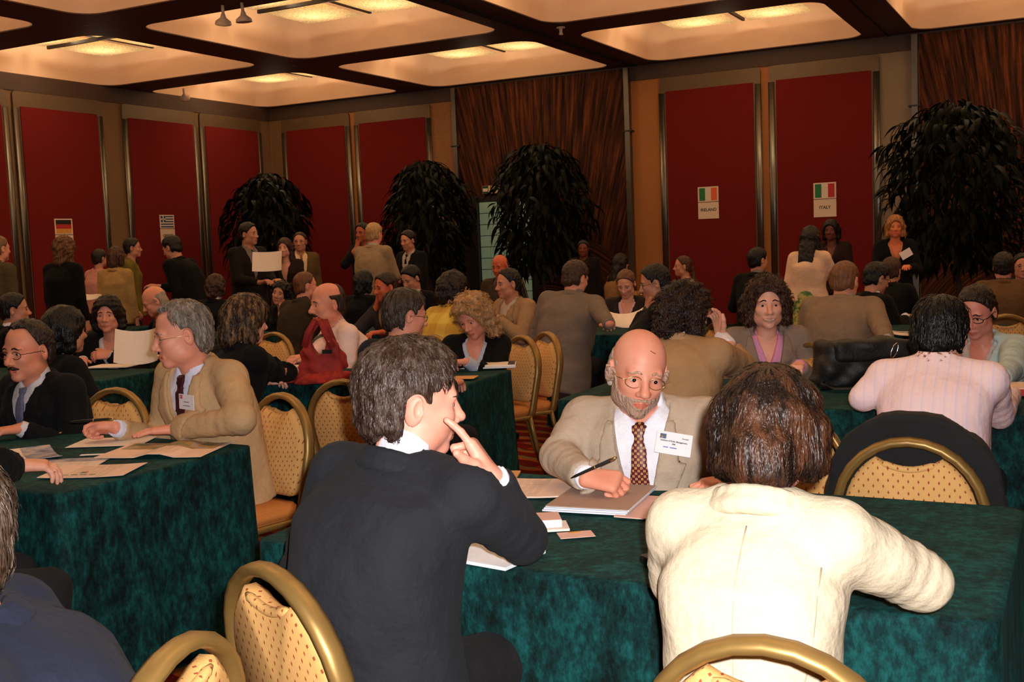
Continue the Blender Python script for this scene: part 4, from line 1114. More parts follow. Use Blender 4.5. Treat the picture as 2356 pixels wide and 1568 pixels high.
# ------------------------------------------------------------------ tables
table(-1.02, 2.615, 1.74, 0.93, 0.0, 'table of the bearded man, under the brightest green cloth', 'bright green velvet cloth on the table in front of the bearded man', 11)
table(-3.78, 2.835, 1.82, 0.87, -0.04, 'table at left strewn with brochures, under a dark green cloth', 'dark green velvet cloth on the left table strewn with brochures', 12)
table(-6.25, 4.93, 1.80, 0.62, 0.10, 'table behind the moustached man in black, under green cloth', 'green cloth behind the moustached man in the black suit', 13)
table(-3.86, 5.20, 1.84, 0.72, 0.10, 'table carrying the red handbag, under a dark green cloth', 'dark green cloth under the red handbag and the white notebook', 14)
table(-0.98, 5.02, 2.40, 0.86, 0.0, 'table carrying the black shoulder bag, under a dark green cloth', 'dark green cloth under the black shoulder bag', 15)
table(-1.05, 8.32, 1.80, 0.80, 0.0, 'table between the grey suited back and the man in black with glasses', 'dark cloth between the grey suited back and the man in black with glasses', 16)
table(-2.95, 8.20, 1.70, 0.72, 0.0, 'table of the young woman reading in a pink blouse', 'dark cloth on the table of the young woman reading in pink', 17)
table(-5.30, 8.42, 1.70, 0.72, 0.05, 'table of the man resting his cheek on his hand', 'dark cloth on the table of the man resting his cheek on his hand', 18)
table(-7.35, 7.72, 1.60, 0.66, 0.05, 'table of the smiling woman with dark curls, far left of centre', 'dark cloth on the table of the smiling woman with dark curls', 19)
table(-4.75, 12.25, 1.60, 0.70, 0.0, 'table by the back wall below the IRELAND sign', 'dark cloth on the table below the IRELAND sign', 20)
table(-9.60, 8.20, 1.60, 0.70, 0.3, 'table by the standing group below the German flag', 'dark cloth on the table by the standing group below the German flag', 21)

# ------------------------------------------------------------------ chairs
for o in CHAIR0.children: pass
CHAIR0.scale = (0.95, 0.95, 0.945)
def backchair(top, psi, label):
    """chair given by the top of its back"""
    a = YAW+rad(psi); f = (-sin(a), cos(a)); d = 0.275
    return chair(top[0]+f[0]*d, top[1]+f[1]*d, psi, label)
backchair((-1.383, 1.581, 0.885), -48, 'gold chair with its back to us, behind the man in the charcoal suit')
backchair((-1.234, 1.221, 0.885), 75, 'gold chair at bottom edge behind the navy suited person')
backchair((-0.416, 1.541, 0.885), -24, 'gold chair behind the woman in the cream jacket, bottom edge')
backchair((-0.443, 3.207, 0.885), -26, 'gold chair with a black jacket hung over its back')
backchair((-3.967, 3.613, 0.885), 158, 'gold chair between the two men at the left table')
backchair((-3.007, 3.632, 0.885), 140, 'gold chair with orange seat behind the man in beige')
backchair((-3.020, 4.057, 0.885), -22, 'gold chair in front of the red handbag')
backchair((-3.197, 6.253, 0.885), 125, 'nearer of two empty gold chairs beside the grey suited back')
backchair((-3.140, 6.502, 0.885), 118, 'farther of two empty gold chairs beside the grey suited back')
backchair((-5.361, 6.416, 0.885), 150, 'gold chair right of the woman with streaked hair')
backchair((-3.915, 6.289, 0.885), 150, 'gold chair left of the blonde woman writing')
backchair((-1.291, 5.878, 0.885), 125, 'gold chair behind the smiling woman in grey')
backchair((-0.464, 7.817, 0.885), -10, 'gold chair at the right edge, below the man in brown')
backchair((-2.218, 7.242, 0.885), 100, 'small gold chair glimpsed left of the smiling woman in grey')
backchair((-0.90, 3.66, 0.885), 165, 'gold chair under the bearded man, mostly hidden by him')
chair(-4.05, 4.05, 160, 'gold chair under the moustached man in black')

# ------------------------------------------------------------------ signs on the walls
M_CARD = plain('sign_card', S(216, 196, 176), 0.7, var=0.02)
F_GREEN = plain('flag_green', S(30, 112, 60), 0.7, var=0.03); F_WHITE = plain('flag_white', S(214, 202, 186), 0.7, var=0.03)
F_ORANGE = plain('flag_orange', S(222, 96, 52), 0.7, var=0.03); F_RED = plain('flag_red2', S(178, 36, 40), 0.7, var=0.03)
F_BLACK = plain('flag_black', S(20, 18, 18), 0.7); F_GOLD = plain('flag_gold', S(208, 146, 60), 0.7, var=0.03); F_BLUE = plain('flag_blue2', S(44, 62, 104), 0.7, var=0.03)
def sign(loc, rz, w, h, flag, text, label):
    """two-part card: flag above, country name below; faces local -y"""
    E = empty('country_sign', loc, rz)
    fh = h*0.47
    MB().box((0, -0.002, h-fh/2), (w, 0.004, fh)).build('flag_card', M_CARD, E)
    nc = MB().box((0, -0.002, (h-fh)/2-0.004), (w, 0.004, h-fh-0.008)).build('name_card', M_CARD, E)
    fw, fz, z0 = w*0.86, fh*0.84, h-fh/2
    def r(x, z, ww, hh, m, dy=0.0): MB().box((x, -0.0052-dy, z), (ww, 0.0016, hh)).build('flag_field', m, E)
    if flag in ('ie', 'it'):
        for k, m in enumerate((F_GREEN, F_WHITE, F_ORANGE if flag == 'ie' else F_RED)): r((k-1)*fw/3, z0, fw/3, fz, m)
    elif flag == 'de':
        for k, m in enumerate((F_BLACK, F_RED, F_GOLD)): r(0, z0+(1-k)*fz/3, fw, fz/3, m)
    elif flag == 'gr':
        for k in range(9): r(0, z0+(4-k)*fz/9, fw, fz/9, F_BLUE if k % 2 == 0 else F_WHITE)
        r(-fw/2+fz*0.28, z0+fz*0.22, fz*0.56, fz*0.556, F_BLUE, 0.0015)
        r(-fw/2+fz*0.28, z0+fz*0.22, fz*0.56, fz*0.11, F_WHITE, 0.003); r(-fw/2+fz*0.28, z0+fz*0.22, fz*0.11, fz*0.556, F_WHITE, 0.003)
    if text:
        text_mesh(text, w*0.195, plain('sign_ink', S(30, 24, 24), 0.6), nc, Matrix.Translation((0, -0.0046, (h-fh)*0.52)) @ Matrix.Rotation(pi/2, 4, 'X'), bold=w*0.004)
    tag(E, label, 'sign', 'country signs on the red wall panels')
sign((-4.755, YB-0.049, 1.71), 0, 0.30, 0.45, 'ie', 'IRELAND', 'white IRELAND sign with green white and orange flag')
sign((-3.135, YB-0.049, 1.66), 0, 0.30, 0.46, 'it', 'ITALY', 'white ITALY sign with green white and red flag')
sign((XL+0.049, 10.69, 1.60), pi/2, 0.30, 0.46, 'de', None, 'sign with black red and gold flag above the blonde woman in black')
sign((XL+0.049, 12.63, 1.68), pi/2, 0.30, 0.44, 'gr', 'GREECE', 'sign with blue and white striped flag above the bending man')

# ceiling fittings
spot((-7.585, 8.585, 3.930), 0.8, 25, 'left of the paired spotlights hanging at the top edge')
spot((-7.363, 8.611, 3.930), -0.2, 5, 'right of the paired spotlights hanging at the top edge')
spot((-11.866, 12.472, 3.950), 0.5, 50, 'small spotlight at the coffer edge above the Greek flag', 0.9)
spot((-12.789, 12.599, 3.950), 0.5, 60, 'small pale spotlight at the left wall cornice', 0.9)
sk = empty('sprinkler', (-5.429, 11.870, 3.950))
MB().lathe([(0.05, 0.0), (0.055, -0.012), (0.02, -0.02), (0.018, -0.07), (0.03, -0.085), (0.008, -0.095)][::-1], 14).build('sprinkler_body', M_SPOT, sk, True)
tag(sk, 'small ceiling sprinkler head on the beam at top centre', 'sprinkler')

# ------------------------------------------------------------------ papers
M_PAPER = plain('white_paper', S(240, 224, 212), 0.8, var=0.02); M_PINK = plain('pink_card', S(222, 178, 166), 0.8, var=0.03)
M_GREYC = plain('grey_cover', S(170, 140, 124), 0.7, var=0.04); M_TAN = plain('tan_envelope', S(204, 150, 92), 0.8, var=0.04); M_PEDGE = plain('paper_edges', S(226, 230, 240), 0.8, var=0.03)
def print_mat(name, base, pic=None):
    t = NT(name); v = t.coord(); sp = t.n('SeparateXYZ'); t.l(v, sp.inputs[0]); x, y = sp.outputs[0], sp.outputs[1]
    ln = t.math('LESS_THAN', t.math('FRACT', t.math('MULTIPLY', y, 75.0)), 0.28)
    wd = t.math('GREATER_THAN', t.noise(t.coord((90, 12, 1)), 1.0, 1.0), 0.42)
    ins = t.math('MULTIPLY', t.math('LESS_THAN', t.math('ABSOLUTE', x), 0.075), t.math('LESS_THAN', t.math('ABSOLUTE', y), 0.11))
    f = t.math('MULTIPLY', t.math('MULTIPLY', ln, wd), t.math('MULTIPLY', ins, 0.55))
    c = t.mix(f, base, S(96, 70, 64))
    if pic:
        n = t.noise(v, 16.0, 3.0); img = t.ramp(n, [(0.30, pic[0]), (0.5, pic[1]), (0.62, pic[2])])
        m = t.math('MULTIPLY', t.math('GREATER_THAN', y, 0.015), t.math('LESS_THAN', t.math('ABSOLUTE', x), 0.19)); m = t.math('MULTIPLY', m, t.math('LESS_THAN', y, 0.135)); c = t.mix(m, c, img)
    t.base(c); t.set(Roughness=0.8); return t.m
M_PRINT = print_mat('printed_sheet', S(240, 208, 190)); M_PHOTO = print_mat('brochure_page', S(240, 206, 186), (S(170, 168, 176), S(176, 134, 70), S(120, 130, 96)))
M_PHOTO2 = print_mat('brochure_cool', S(236, 214, 200), (S(90, 90, 110), S(150, 150, 170), S(190, 176, 170)))
def sheet(p, w, h, rot, label, mat=None, curl=0.0, name='paper_sheet', thick=0.0012, tilt=0.0, roll=0.0, bend=0.0, group=None):
    """sheet lying at p (top of the table), curl lifts its short edges, bend folds it along the middle"""
    g = 9; V = []
    for j in range(2):
        for a in range(g):
            for b in range(g):
                x, y = (a/(g-1)-0.5)*w, (b/(g-1)-0.5)*h
                z = curl*(2*abs(x)/w)**2.2+bend*math.exp(-((x-0.06*w)/(0.10*w))**2)
                V.append((x, y, z+(thick if j else 0.0)))
    N = g*g; F = []
    for a in range(g-1):
        for b in range(g-1):
            q = (a*g+b, (a+1)*g+b, (a+1)*g+b+1, a*g+b+1); F.append(tuple(i+N for i in q)); F.append(q[::-1])
    rim = [a*g for a in range(g)]+[(g-1)*g+b for b in range(1, g)]+[a*g+g-1 for a in range(g-2, -1, -1)]+[b for b in range(g-2, 0, -1)]
    for i in range(len(rim)):
        a, b = rim[i], rim[(i+1) % len(rim)]; F.append((a, b, b+N, a+N))
    o = mesh_np(name, V, F, mat or M_PAPER, None, False); o.location = p; o.rotation_euler = (tilt, roll, rot)
    tag(o, label, 'paper', group); return o
ZT = 0.748
# bearded man's table
sheet((-1.50, 2.87, ZT), 0.32, 0.24, 0.22, 'open pink booklet left of the thick notepad', M_PRINT, 0.006, 'open_booklet', 0.004)
sheet((-0.965, 2.775, ZT), 0.30, 0.25, 0.10, 'pink folder right of the thick notepad', M_PINK, 0.002, 'folder', 0.003)
pad = empty('notepad', (-1.205, 2.795, ZT), 0.10)
for i, (dz, m) in enumerate(((0.0, M_PEDGE), (0.005, M_PEDGE), (0.010, M_PEDGE))):
    MB().box((0.004*i-0.004, 0.003*i, 0.0045+dz), (0.235, 0.30, 0.004)).build('page_block', m, pad)
bevel(MB().box((0.003, 0.002, 0.0165), (0.233, 0.298, 0.003)).build('cover_sheet', M_GREYC, pad), 0.001, 1)
tag(pad, 'thick notepad under the hand of the bearded man', 'notepad')
sheet((-1.70, 2.99, ZT), 0.24, 0.12, 0.35, 'tan envelope at the far edge behind the raised hand', M_TAN, 0.0, 'envelope', 0.004)
cb = empty('card_stack', (-1.262, 2.492, ZT), 0.55)
MB().box((0, 0, 0.012), (0.13, 0.085, 0.024)).build('card_block', M_PEDGE, cb); MB().box((0.012, -0.022, 0.003), (0.14, 0.085, 0.006)).build('loose_card', M_PAPER, cb); MB().box((0, 0, 0.0245), (0.128, 0.083, 0.001)).build('top_card', M_PINK, cb)
tag(cb, 'stack of white cards beside the charcoal sleeve', 'cards')
bc = sheet((-1.128, 2.45, ZT), 0.088, 0.056, 0.62, 'single pink business card on the green cloth', M_PINK, 0.0, 'business_card', 0.0015)
MB().box((0.0, 0.019, 0.002), (0.03, 0.012, 0.0008)).build('printed_logo', F_GOLD, bc)
sheet((-1.245, 2.215, ZT), 0.21, 0.16, -0.15, 'white note block under the charcoal elbow at the table edge', M_PEDGE, 0.0, 'note_block', 0.008)
ph = MB().prism(rrect(-0.022, -0.05, 0.022, 0.05, 0.01, 3), 0.0, 0.018).build('mobile_phone', M_BLACK); ph.location = (-0.852, 2.31, ZT); ph.rotation_euler = (0, 0, -0.6)
bevel(ph, 0.004, 2); tag(ph, 'small black phone beside the cream sleeve', 'phone')
# left table
s = sheet((-3.06, 2.66, ZT), 0.30, 0.215, 0.42, 'printed sheet with an organisation chart nearest the table corner', M_PRINT, 0.004)
for i, (x, y, m) in enumerate(((0.0, -0.01, F_RED), (0.0, -0.025, F_GREEN), (-0.05, -0.055, F_GREEN), (-0.02, -0.055, F_GREEN), (0.012, -0.055, F_GREEN), (0.044, -0.055, F_GREEN))):
    MB().box((x-0.02, y-0.01, 0.0022), (0.022, 0.006, 0.0006)).build('chart_box', m, s)
sheet((-3.10, 3.035, ZT), 0.42, 0.285, 0.32, 'open brochure with a colour photo in front of the man in beige', M_PHOTO, 0.002, 'open_brochure', 0.002, bend=0.02)
sheet((-3.47, 3.12, ZT), 0.30, 0.20, 0.45, 'blank sheet under the hand holding a black pen', M_PAPER, 0.0)
sheet((-3.56, 2.76, ZT), 0.30, 0.25, -0.55, 'cream brochure at the left edge by the dark sleeve', M_PHOTO2, 0.012, 'brochure', 0.002)
sheet((-3.27, 2.745, ZT), 0.24, 0.17, 0.5, 'grey photo leaflet under the dark sleeved hand', M_PHOTO2, 0.0, 'leaflet', 0.002)
sheet((-3.30, 2.90, ZT), 0.14, 0.02, 0.5, 'narrow cream paper strip between the brochures', M_PAPER, 0.0, 'paper_strip', 0.002)
sheet((-3.93, 3.18, ZT), 0.13, 0.02, 0.45, 'thin brown pencil lying before the moustached man in black', M_TAN, 0.0, 'pencil', 0.006)
# tables further back
sheet((-5.948, 5.679, 0.755), 0.40, 0.26, 0.5, 'thick pile of cream papers lifted by the bald man', M_PAPER, 0.03, 'paper_pile', 0.02)
sheet((-5.579, 5.289, 0.886), 0.28, 0.24, 0.6, 'curled cream page held up above the paper pile', M_PAPER, 0.06, 'raised_page', 0.002, tilt=1.1)
sheet((-5.854, 5.323, 0.755), 0.30, 0.21, 0.3, 'sheet and dark folder before the woman with the dark fringe', M_PAPER, 0.0, thick=0.006)
nb = empty('notebook', (-3.115, 5.681, 0.755), 0.45)
MB().box((0, 0, 0.004), (0.27, 0.19, 0.008)).build('lower_cover', M_PEDGE, nb); MB().box((0.01, 0.01, 0.013), (0.25, 0.18, 0.008)).build('upper_cover', M_PAPER, nb); MB().box((0.11, 0.01, 0.019), (0.04, 0.17, 0.003)).build('dark_spine', M_INK, nb)
tag(nb, 'white notebook before the blonde woman writing', 'notebook')
sheet((-3.061, 5.181, 0.755), 0.20, 0.14, 0.3, 'buff sheet at the table edge behind the head of the man in charcoal', M_TAN, 0.0)
sheet((-4.403, 5.432, 0.755), 0.26, 0.20, 0.5, 'papers between the black sleeve and the red handbag', M_PAPER, 0.0, thick=0.01)
sheet((-4.083, 4.742, 0.755), 0.20, 0.14, 0.4, 'pale sheet under the elbow of the streaked haired woman', M_PAPER, 0.0)
sheet((-2.933, 7.358, 0.889), 0.30, 0.24, 0.5, 'white pages held by the young woman in pink', M_PAPER, 0.05, 'held_pages', 0.004, tilt=0.35)
sheet((-1.040, 7.799, 0.760), 0.50, 0.32, 0.3, 'open magazine in front of the man in black with glasses', M_PHOTO2, 0.05, 'magazine', 0.004)
sheet((-1.017, 7.146, 0.755), 0.28, 0.18, 0.2, 'cream sheet near the grey suited elbow', M_PAPER, 0.0)
fo2 = empty('red_folder', (-0.271, 5.143, 0.755), 0.1)
MB().box((0, 0, 0.012), (0.30, 0.22, 0.024)).build('folder_body', F_RED, fo2); MB().box((-0.03, 0.02, 0.027), (0.28, 0.20, 0.005)).build('loose_pages', M_PRINT, fo2)
tag(fo2, 'red folder with papers at the right edge', 'folder')
sheet((-7.891, 9.398, 1.381), 0.32, 0.22, 0.45, 'white papers held by the standing man in the dark suit', M_PAPER, 0.03, 'held_papers', 0.006, tilt=1.25)
sheet((-4.950, 13.346, 0.755), 0.30, 0.2, 0.3, 'yellow lit sheet on the table below the IRELAND sign', M_PAPER, 0.0)
sheet((-9.797, 8.648, 1.065), 0.26, 0.18, 0.6, 'open cream booklet held by the woman in pink', M_PAPER, 0.03, 'held_booklet', 0.004, tilt=0.3)
sheet((-1.423, 4.945, 0.755), 0.20, 0.14, 0.2, 'small white sheet under the beige sleeve', M_PEDGE, 0.0)

# ------------------------------------------------------------------ bags and draped jacket
def blob(name, loc, rz, lo, hi, h, fn, mat, parent=None):
    F = Field(np.array(lo), np.array(hi), h); F.D = fn(*F.all()).astype(np.float32)+0*F.D; V, Q = F.mesh()
    o = mesh_np(name, V, Q, mat, parent)
    if parent is None: o.location = loc; o.rotation_euler = (0, 0, rz)
    return o
def rbox(X, Y, Z, c, d, r):
    q = [np.abs(A-c[i])-(d[i]-r) for i, A in enumerate((X, Y, Z))]
    return np.sqrt(np.maximum(q[0], 0)**2+np.maximum(q[1], 0)**2+np.maximum(q[2], 0)**2)+np.minimum(np.maximum(q[0], np.maximum(q[1], q[2])), 0)-r
M_REDBAG = plain('red_suede', S(138, 24, 20), 0.75, var=0.18, scale=18, bump=0.4); M_SCARF = plain('red_scarf', S(150, 34, 26), 0.9, var=0.3, scale=40, bump=0.6)
bag = empty('red_handbag', (-3.807, 4.941, 0.750), YAW)
wv = wob(31, 0.006, 0.05, 0.14)
def bagf(X, Y, Z):
    w_ = np.interp(np.broadcast_to(Z, (X+Y+Z).shape), [0, 0.05, 0.16, 0.24, 0.34, 0.36], [0.125, 0.135, 0.120, 0.075, 0.030, 0.02]); d_ = np.interp(Z, [0, 0.05, 0.2, 0.3, 0.36], [0.055, 0.06, 0.04, 0.022, 0.018])
    e = ((np.abs(X)/w_)**2.4+(np.abs(Y)/d_)**2.4)**(1/2.4); d = (e-1)*np.minimum(w_, d_)+wv(X, Y, Z)
    hole = np.sqrt(((X+0.005)/0.042)**2+((Z-0.235)/0.085)**2)-1
    d = np.maximum(d, -hole*0.03); hole2 = np.sqrt(((X-0.035)/0.032)**2+((Z-0.165)/0.02)**2)-1
    return np.maximum(np.maximum(d, -Z+0.002), Z-0.352)
blob('bag_body', None, 0, (-0.18, -0.1, -0.02), (0.18, 0.1, 0.38), 0.008, bagf, M_REDBAG, bag)
MB().tube([(-0.085, -0.03, 0.20), (-0.06, -0.035, 0.28), (-0.02, -0.03, 0.345), (0.01, -0.03, 0.345), (0.035, -0.035, 0.27), (0.075, -0.04, 0.19)], [0.02, 0.018, 0.016, 0.016, 0.018, 0.022], 8, flat=0.5).build('handle', M_REDBAG, bag, True)
MB().tube([(-0.08, 0.03, 0.20), (-0.05, 0.03, 0.28), (0.0, 0.03, 0.35), (0.03, 0.03, 0.34), (0.05, 0.03, 0.28), (0.08, 0.03, 0.19)], 0.016, 8, flat=0.5).build('handle', M_REDBAG, bag, True)
MB().box((0.045, -0.058, 0.17), (0.055, 0.006, 0.022)).build('dark_opening', M_SLOT, bag); MB().lathe([(0.004, -0.003), (0.007, 0), (0.004, 0.003)], 8, (0.055, -0.05, 0.225)).build('stud', M_GWIRE, bag, True)
tag(bag, 'slouchy red suede handbag with tall handles on the table', 'handbag')
sw = wob(37, 0.022, 0.05, 0.16)
blob('scarf', (-3.695, 4.923, 0.750), YAW, (-0.36, -0.20, -0.01), (0.36, 0.16, 0.12), 0.010, lambda X, Y, Z: np.maximum(np.sqrt((X/0.30)**2+((Y+0.02+0.1*X)/0.10)**2+(Z/0.055)**2)*0.05-0.05+sw(X, Y, Z)*0.55, -Z+0.001), M_SCARF)
tag(bpy.data.objects['scarf'], 'crumpled fringed red scarf lying around the red handbag', 'scarf')
M_BLKBAG = plain('black_nylon', S(14, 13, 14), 0.6, var=0.2, scale=20, bump=0.5)
bb = empty('shoulder_bag', (-0.939, 5.345, 0.750), YAW+0.05); wv2 = wob(41, 0.012, 0.08, 0.2)
blob('bag_body', None, 0, (-0.28, -0.16, -0.02), (0.30, 0.16, 0.28), 0.012, lambda X, Y, Z: np.maximum(rbox(X-0.12*(Z-0.1), Y, Z, (0, 0, 0.095), (0.225, 0.10, 0.115), 0.05)+wv2(X, Y, Z), -Z+0.001), M_BLKBAG, bb)
blob('flap', None, 0, (-0.26, -0.2, 0.10), (0.30, 0.1, 0.26), 0.012, lambda X, Y, Z: rbox(X-0.02, Y+0.055, Z, (0, 0, 0.165), (0.19, 0.062, 0.052), 0.03)+wv2(X, Y, Z)*0.6, M_BLKBAG, bb)
MB().tube([(0.10+0.014*cos(a)*1.0+0.012*sin(a), -0.135, 0.165+0.034*sin(a)) for a in np.linspace(0, 2*pi, 13)[:-1]], 0.0035, 6, True).build('buckle', plain('steel_buckle', S(210, 205, 200), 0.15, metal=1.0), bb, True)
MB().tube([(-0.20, -0.05, 0.03), (-0.24, -0.12, 0.012), (-0.20, -0.20, 0.01), (-0.10, -0.22, 0.01), (0.0, -0.20, 0.01)], 0.022, 8, flat=0.3, up=(0, 1, 0)).build('strap', M_BLKBAG, bb, True)
tag(bb, 'black shoulder bag with a steel buckle on the table', 'bag')
ca = YAW+rad(-26); ct = (-0.443, 3.207, 0.885); wv3 = wob(43, 0.010, 0.08, 0.25)
def drape(X, Y, Z):
    S_ = (X+Y+Z); w_ = np.interp(np.broadcast_to(Z, S_.shape), [0.30, 0.5, 0.70, 0.80, 0.87, 0.92, 0.945, 0.955], [0.245, 0.25, 0.258, 0.225, 0.185, 0.13, 0.08, 0.03])
    yc = np.interp(Z, [0.3, 0.95], [0.075, -0.02]); d_ = 0.040+0*Z
    return np.maximum(np.maximum((np.abs(X)-w_)*0.7, np.abs(Y-yc)-d_)+wv3(X, Y, Z)*0.8, np.maximum(0.32-Z, Z-0.952))
blob('draped_jacket', (ct[0]-sin(ca)*0.10, ct[1]+cos(ca)*0.10, 0), ca, (-0.36, -0.16, 0.26), (0.36, 0.22, 1.0), 0.011, drape, plain('black_wool', S(10, 9, 10), 0.9, bump=0.3))
tag(bpy.data.objects['draped_jacket'], 'black jacket hung over the back of a gold chair', 'jacket')

# ------------------------------------------------------------------ indoor trees
M_LEAF = plain('dark_leaf', S(11, 14, 8), 0.5, var=0.4, scale=6, spec=0.08); M_TRUNK = plain('tree_trunk', S(60, 44, 32), 0.85, var=0.2, scale=30, bump=0.4); M_POT = plain('dark_pot', S(30, 24, 22), 0.6)
LEAFM = []
for q in range(4):
    ln = (0.17, 0.20, 0.23, 0.19)[q]; V = []; n = 6
    for i in range(n):
        t = i/(n-1); wd = 0.024*sin(pi*min(1.0, t*1.02)**0.8)+0.0008; dr = -ln*0.85*t**1.7*(0.75+0.12*q); fx = ln*(t-0.33*t*t)
        V += [(fx, -wd, dr+0.004), (fx, 0, dr-0.003), (fx, wd, dr+0.004)]
    F = [(i*3+k, i*3+k+1, i*3+k+4, i*3+k+3) for i in range(n-1) for k in range(2)]
    o = mesh_np('leaf', V, F, M_LEAF, None, True); LEAFM.append(o.data); bpy.data.objects.remove(o)
def tree(loc, top, wid, low, label, seed, tilt=0.0):
    rg = random.Random(seed); T = empty('indoor_tree', loc); h = top-low
    MB().lathe([(0.16, 0.0), (0.20, 0.03), (0.24, 0.36), (0.25, 0.38), (0.22, 0.385), (0.20, 0.35)], 18).build('pot', M_POT, T, True)
    MB().tube([(0, 0, 0.34), (0.03, 0.02, 0.8), (-0.02, 0, 1.2), (0.0, 0, top-0.35)], [0.035, 0.03, 0.025, 0.012], 8).build('trunk', M_TRUNK, T, True)
    cz, r = low+h*0.55, wid/2; sv = []; sf = []
    for b in range(16):
        a = rg.uniform(0, 6.28); e = rg.uniform(0.1, 1.2); z0 = low+h*rg.uniform(0.05, 0.6)
        MB().tube([(0, 0, z0), (cos(a)*r*0.5*cos(e*0.5), sin(a)*r*0.5*cos(e*0.5), z0+h*0.2), (cos(a)*r*0.85*cos(e*0.6), sin(a)*r*0.85*cos(e*0.6), z0+h*0.28)], [0.010, 0.007, 0.004], 5).build('branch', M_TRUNK, T, True)
    def pos(out):
        while True:
            z = rg.uniform(-1, 1); a = rg.uniform(0, 6.28); rr = (out+(1-out)*rg.random()**0.5)
            prof = math.sqrt(max(0.02, 1-max(0, z)**2.2)) if z > 0 else 1-0.25*abs(z)**1.5
            lump = 1+0.16*sin(a*3+seed+z*2)+0.12*sin(a*5+z*7+seed*2)
            return (cos(a)*r*rr*prof*lump, sin(a)*r*rr*prof*lump, cz+z*h/2*(0.97 if z > 0 else 1.0)*(1-0.06*rg.random())), a
    for i in range(290):
        (x, y, z), a = pos(0.86); o = link(bpy.data.objects.new('leaf', LEAFM[i % 4]), T)
        o.location = (x, y, z); s = rg.uniform(0.85, 1.35); o.scale = (s, s, s); o.rotation_euler = (rg.uniform(-0.4, 0.4), rg.uniform(-0.3, 0.7), a+rg.uniform(-0.7, 0.7))
    LV = [np.array([v.co[:] for v in m.vertices]) for m in LEAFM]; LF = [np.array([p.vertices[:] for p in m.polygons]) for m in LEAFM]; AV = []; AF = []; n0 = 0
    for i in range(1700):
        (x, y, z), a = pos(0.25); q = i % 4; s = rg.uniform(0.8, 1.3)
        M = Rz(a+rg.uniform(-0.9, 0.9))@Ry(rg.uniform(-0.4, 0.9))@Rx(rg.uniform(-0.5, 0.5)); AV.append(LV[q]@M.T*s+np.array([x, y, z])); AF.append(LF[q]+n0); n0 += len(LV[q])
    o = mesh_np('inner_foliage', np.concatenate(AV), np.concatenate(AF), M_LEAF, T, True); o['kind'] = 'stuff'
    tag(T, label, 'tree', 'potted indoor trees along the back wall')
tree((-10.9, 13.05, 0), 2.62, 1.12, 0.95, 'dark leafy indoor tree in the corner behind the phoning woman', 3)
tree((-8.55, 13.75, 0), 2.68, 1.12, 0.95, 'dark leafy indoor tree beside the ochre pillar and service door', 5)
tree((-6.95, 14.25, 0), 2.82, 1.28, 0.95, 'dark leafy indoor tree right of the service door', 7)
tree((-1.30, 13.25, 0), 2.80, 1.40, 0.95, 'largest dark indoor tree, at right behind the blonde standing woman', 9)

# ------------------------------------------------------------------ people
def tie_mat():
    t = NT('checked_tie'); v = t.coord(); sp = t.n('SeparateXYZ'); t.l(v, sp.inputs[0]); x, z = sp.outputs[0], sp.outputs[2]; p = 0.017
    def cell(ox, oz):
        fx = t.math('ABSOLUTE', t.math('SUBTRACT', t.math('FRACT', t.math('ADD', t.math('DIVIDE', x, p), ox)), 0.5)); fz = t.math('ABSOLUTE', t.math('SUBTRACT', t.math('FRACT', t.math('ADD', t.math('DIVIDE', z, p), oz)), 0.5))
        m = t.math('MAXIMUM', fx, fz); return t.math('MULTIPLY', t.math('LESS_THAN', m, 0.19), t.math('GREATER_THAN', m, 0.08))
    f = t.math('MAXIMUM', cell(0, 0), cell(0.5, 0.5)); band = t.math('LESS_THAN', t.math('FRACT', t.math('DIVIDE', z, p*0.5)), 0.2)
    c = t.mix(band, S(104, 30, 34), S(58, 26, 46)); t.base(t.mix(f, c, S(214, 170, 100))); t.set(Roughness=0.45); return t.m
def stripe_mat():
    t = NT('striped_shirt'); v = t.coord(); sp = t.n('SeparateXYZ'); t.l(v, sp.inputs[0]); x = sp.outputs[0]
    f = t.ramp(t.math('FRACT', t.math('MULTIPLY', x, 28.0)), [(0.0, S(238, 206, 208)), (0.35, S(240, 208, 210)), (0.45, S(220, 202, 218)), (0.6, S(238, 206, 206)), (1.0, S(240, 210, 210))])
    t.base(f); t.set(Roughness=0.8); t.bump(t.noise(v, 14.0, 3.0), 0.6, 0.02); return t.m
def floral_mat():
    t = NT('green_floral'); v = t.coord(); n = t.noise(v, 18.0, 3.0)
    t.base(t.ramp(n, [(0.35, S(20, 90, 70)), (0.48, S(110, 130, 60)), (0.58, S(200, 180, 110)), (0.7, S(40, 110, 90))])); t.set(Roughness=0.8); return t.m
def plaid_mat():
    t = NT('plaid_blouse'); v = t.coord(); sp = t.n('SeparateXYZ'); t.l(v, sp.inputs[0])
    a = t.math('LESS_THAN', t.math('FRACT', t.math('MULTIPLY', sp.outputs[2], 14.0)), 0.2); b = t.math('LESS_THAN', t.math('FRACT', t.math('MULTIPLY', sp.outputs[0], 14.0)), 0.15)
    t.base(t.mix(t.math('MAXIMUM', a, b), S(206, 170, 130), S(90, 50, 50))); t.set(Roughness=0.85); return t.m
def yellow_mat():
    t = NT('yellow_check'); v = t.coord(); sp = t.n('SeparateXYZ'); t.l(v, sp.inputs[0])
    a = t.math('LESS_THAN', t.math('FRACT', t.math('MULTIPLY', sp.outputs[2], 7.0)), 0.5); b = t.math('LESS_THAN', t.math('FRACT', t.math('MULTIPLY', sp.outputs[0], 7.0)), 0.5)
    t.base(t.mix(t.math('MULTIPLY', t.math('ADD', a, b), 0.5), S(214, 186, 80), S(196, 150, 50))); t.set(Roughness=0.85); return t.m
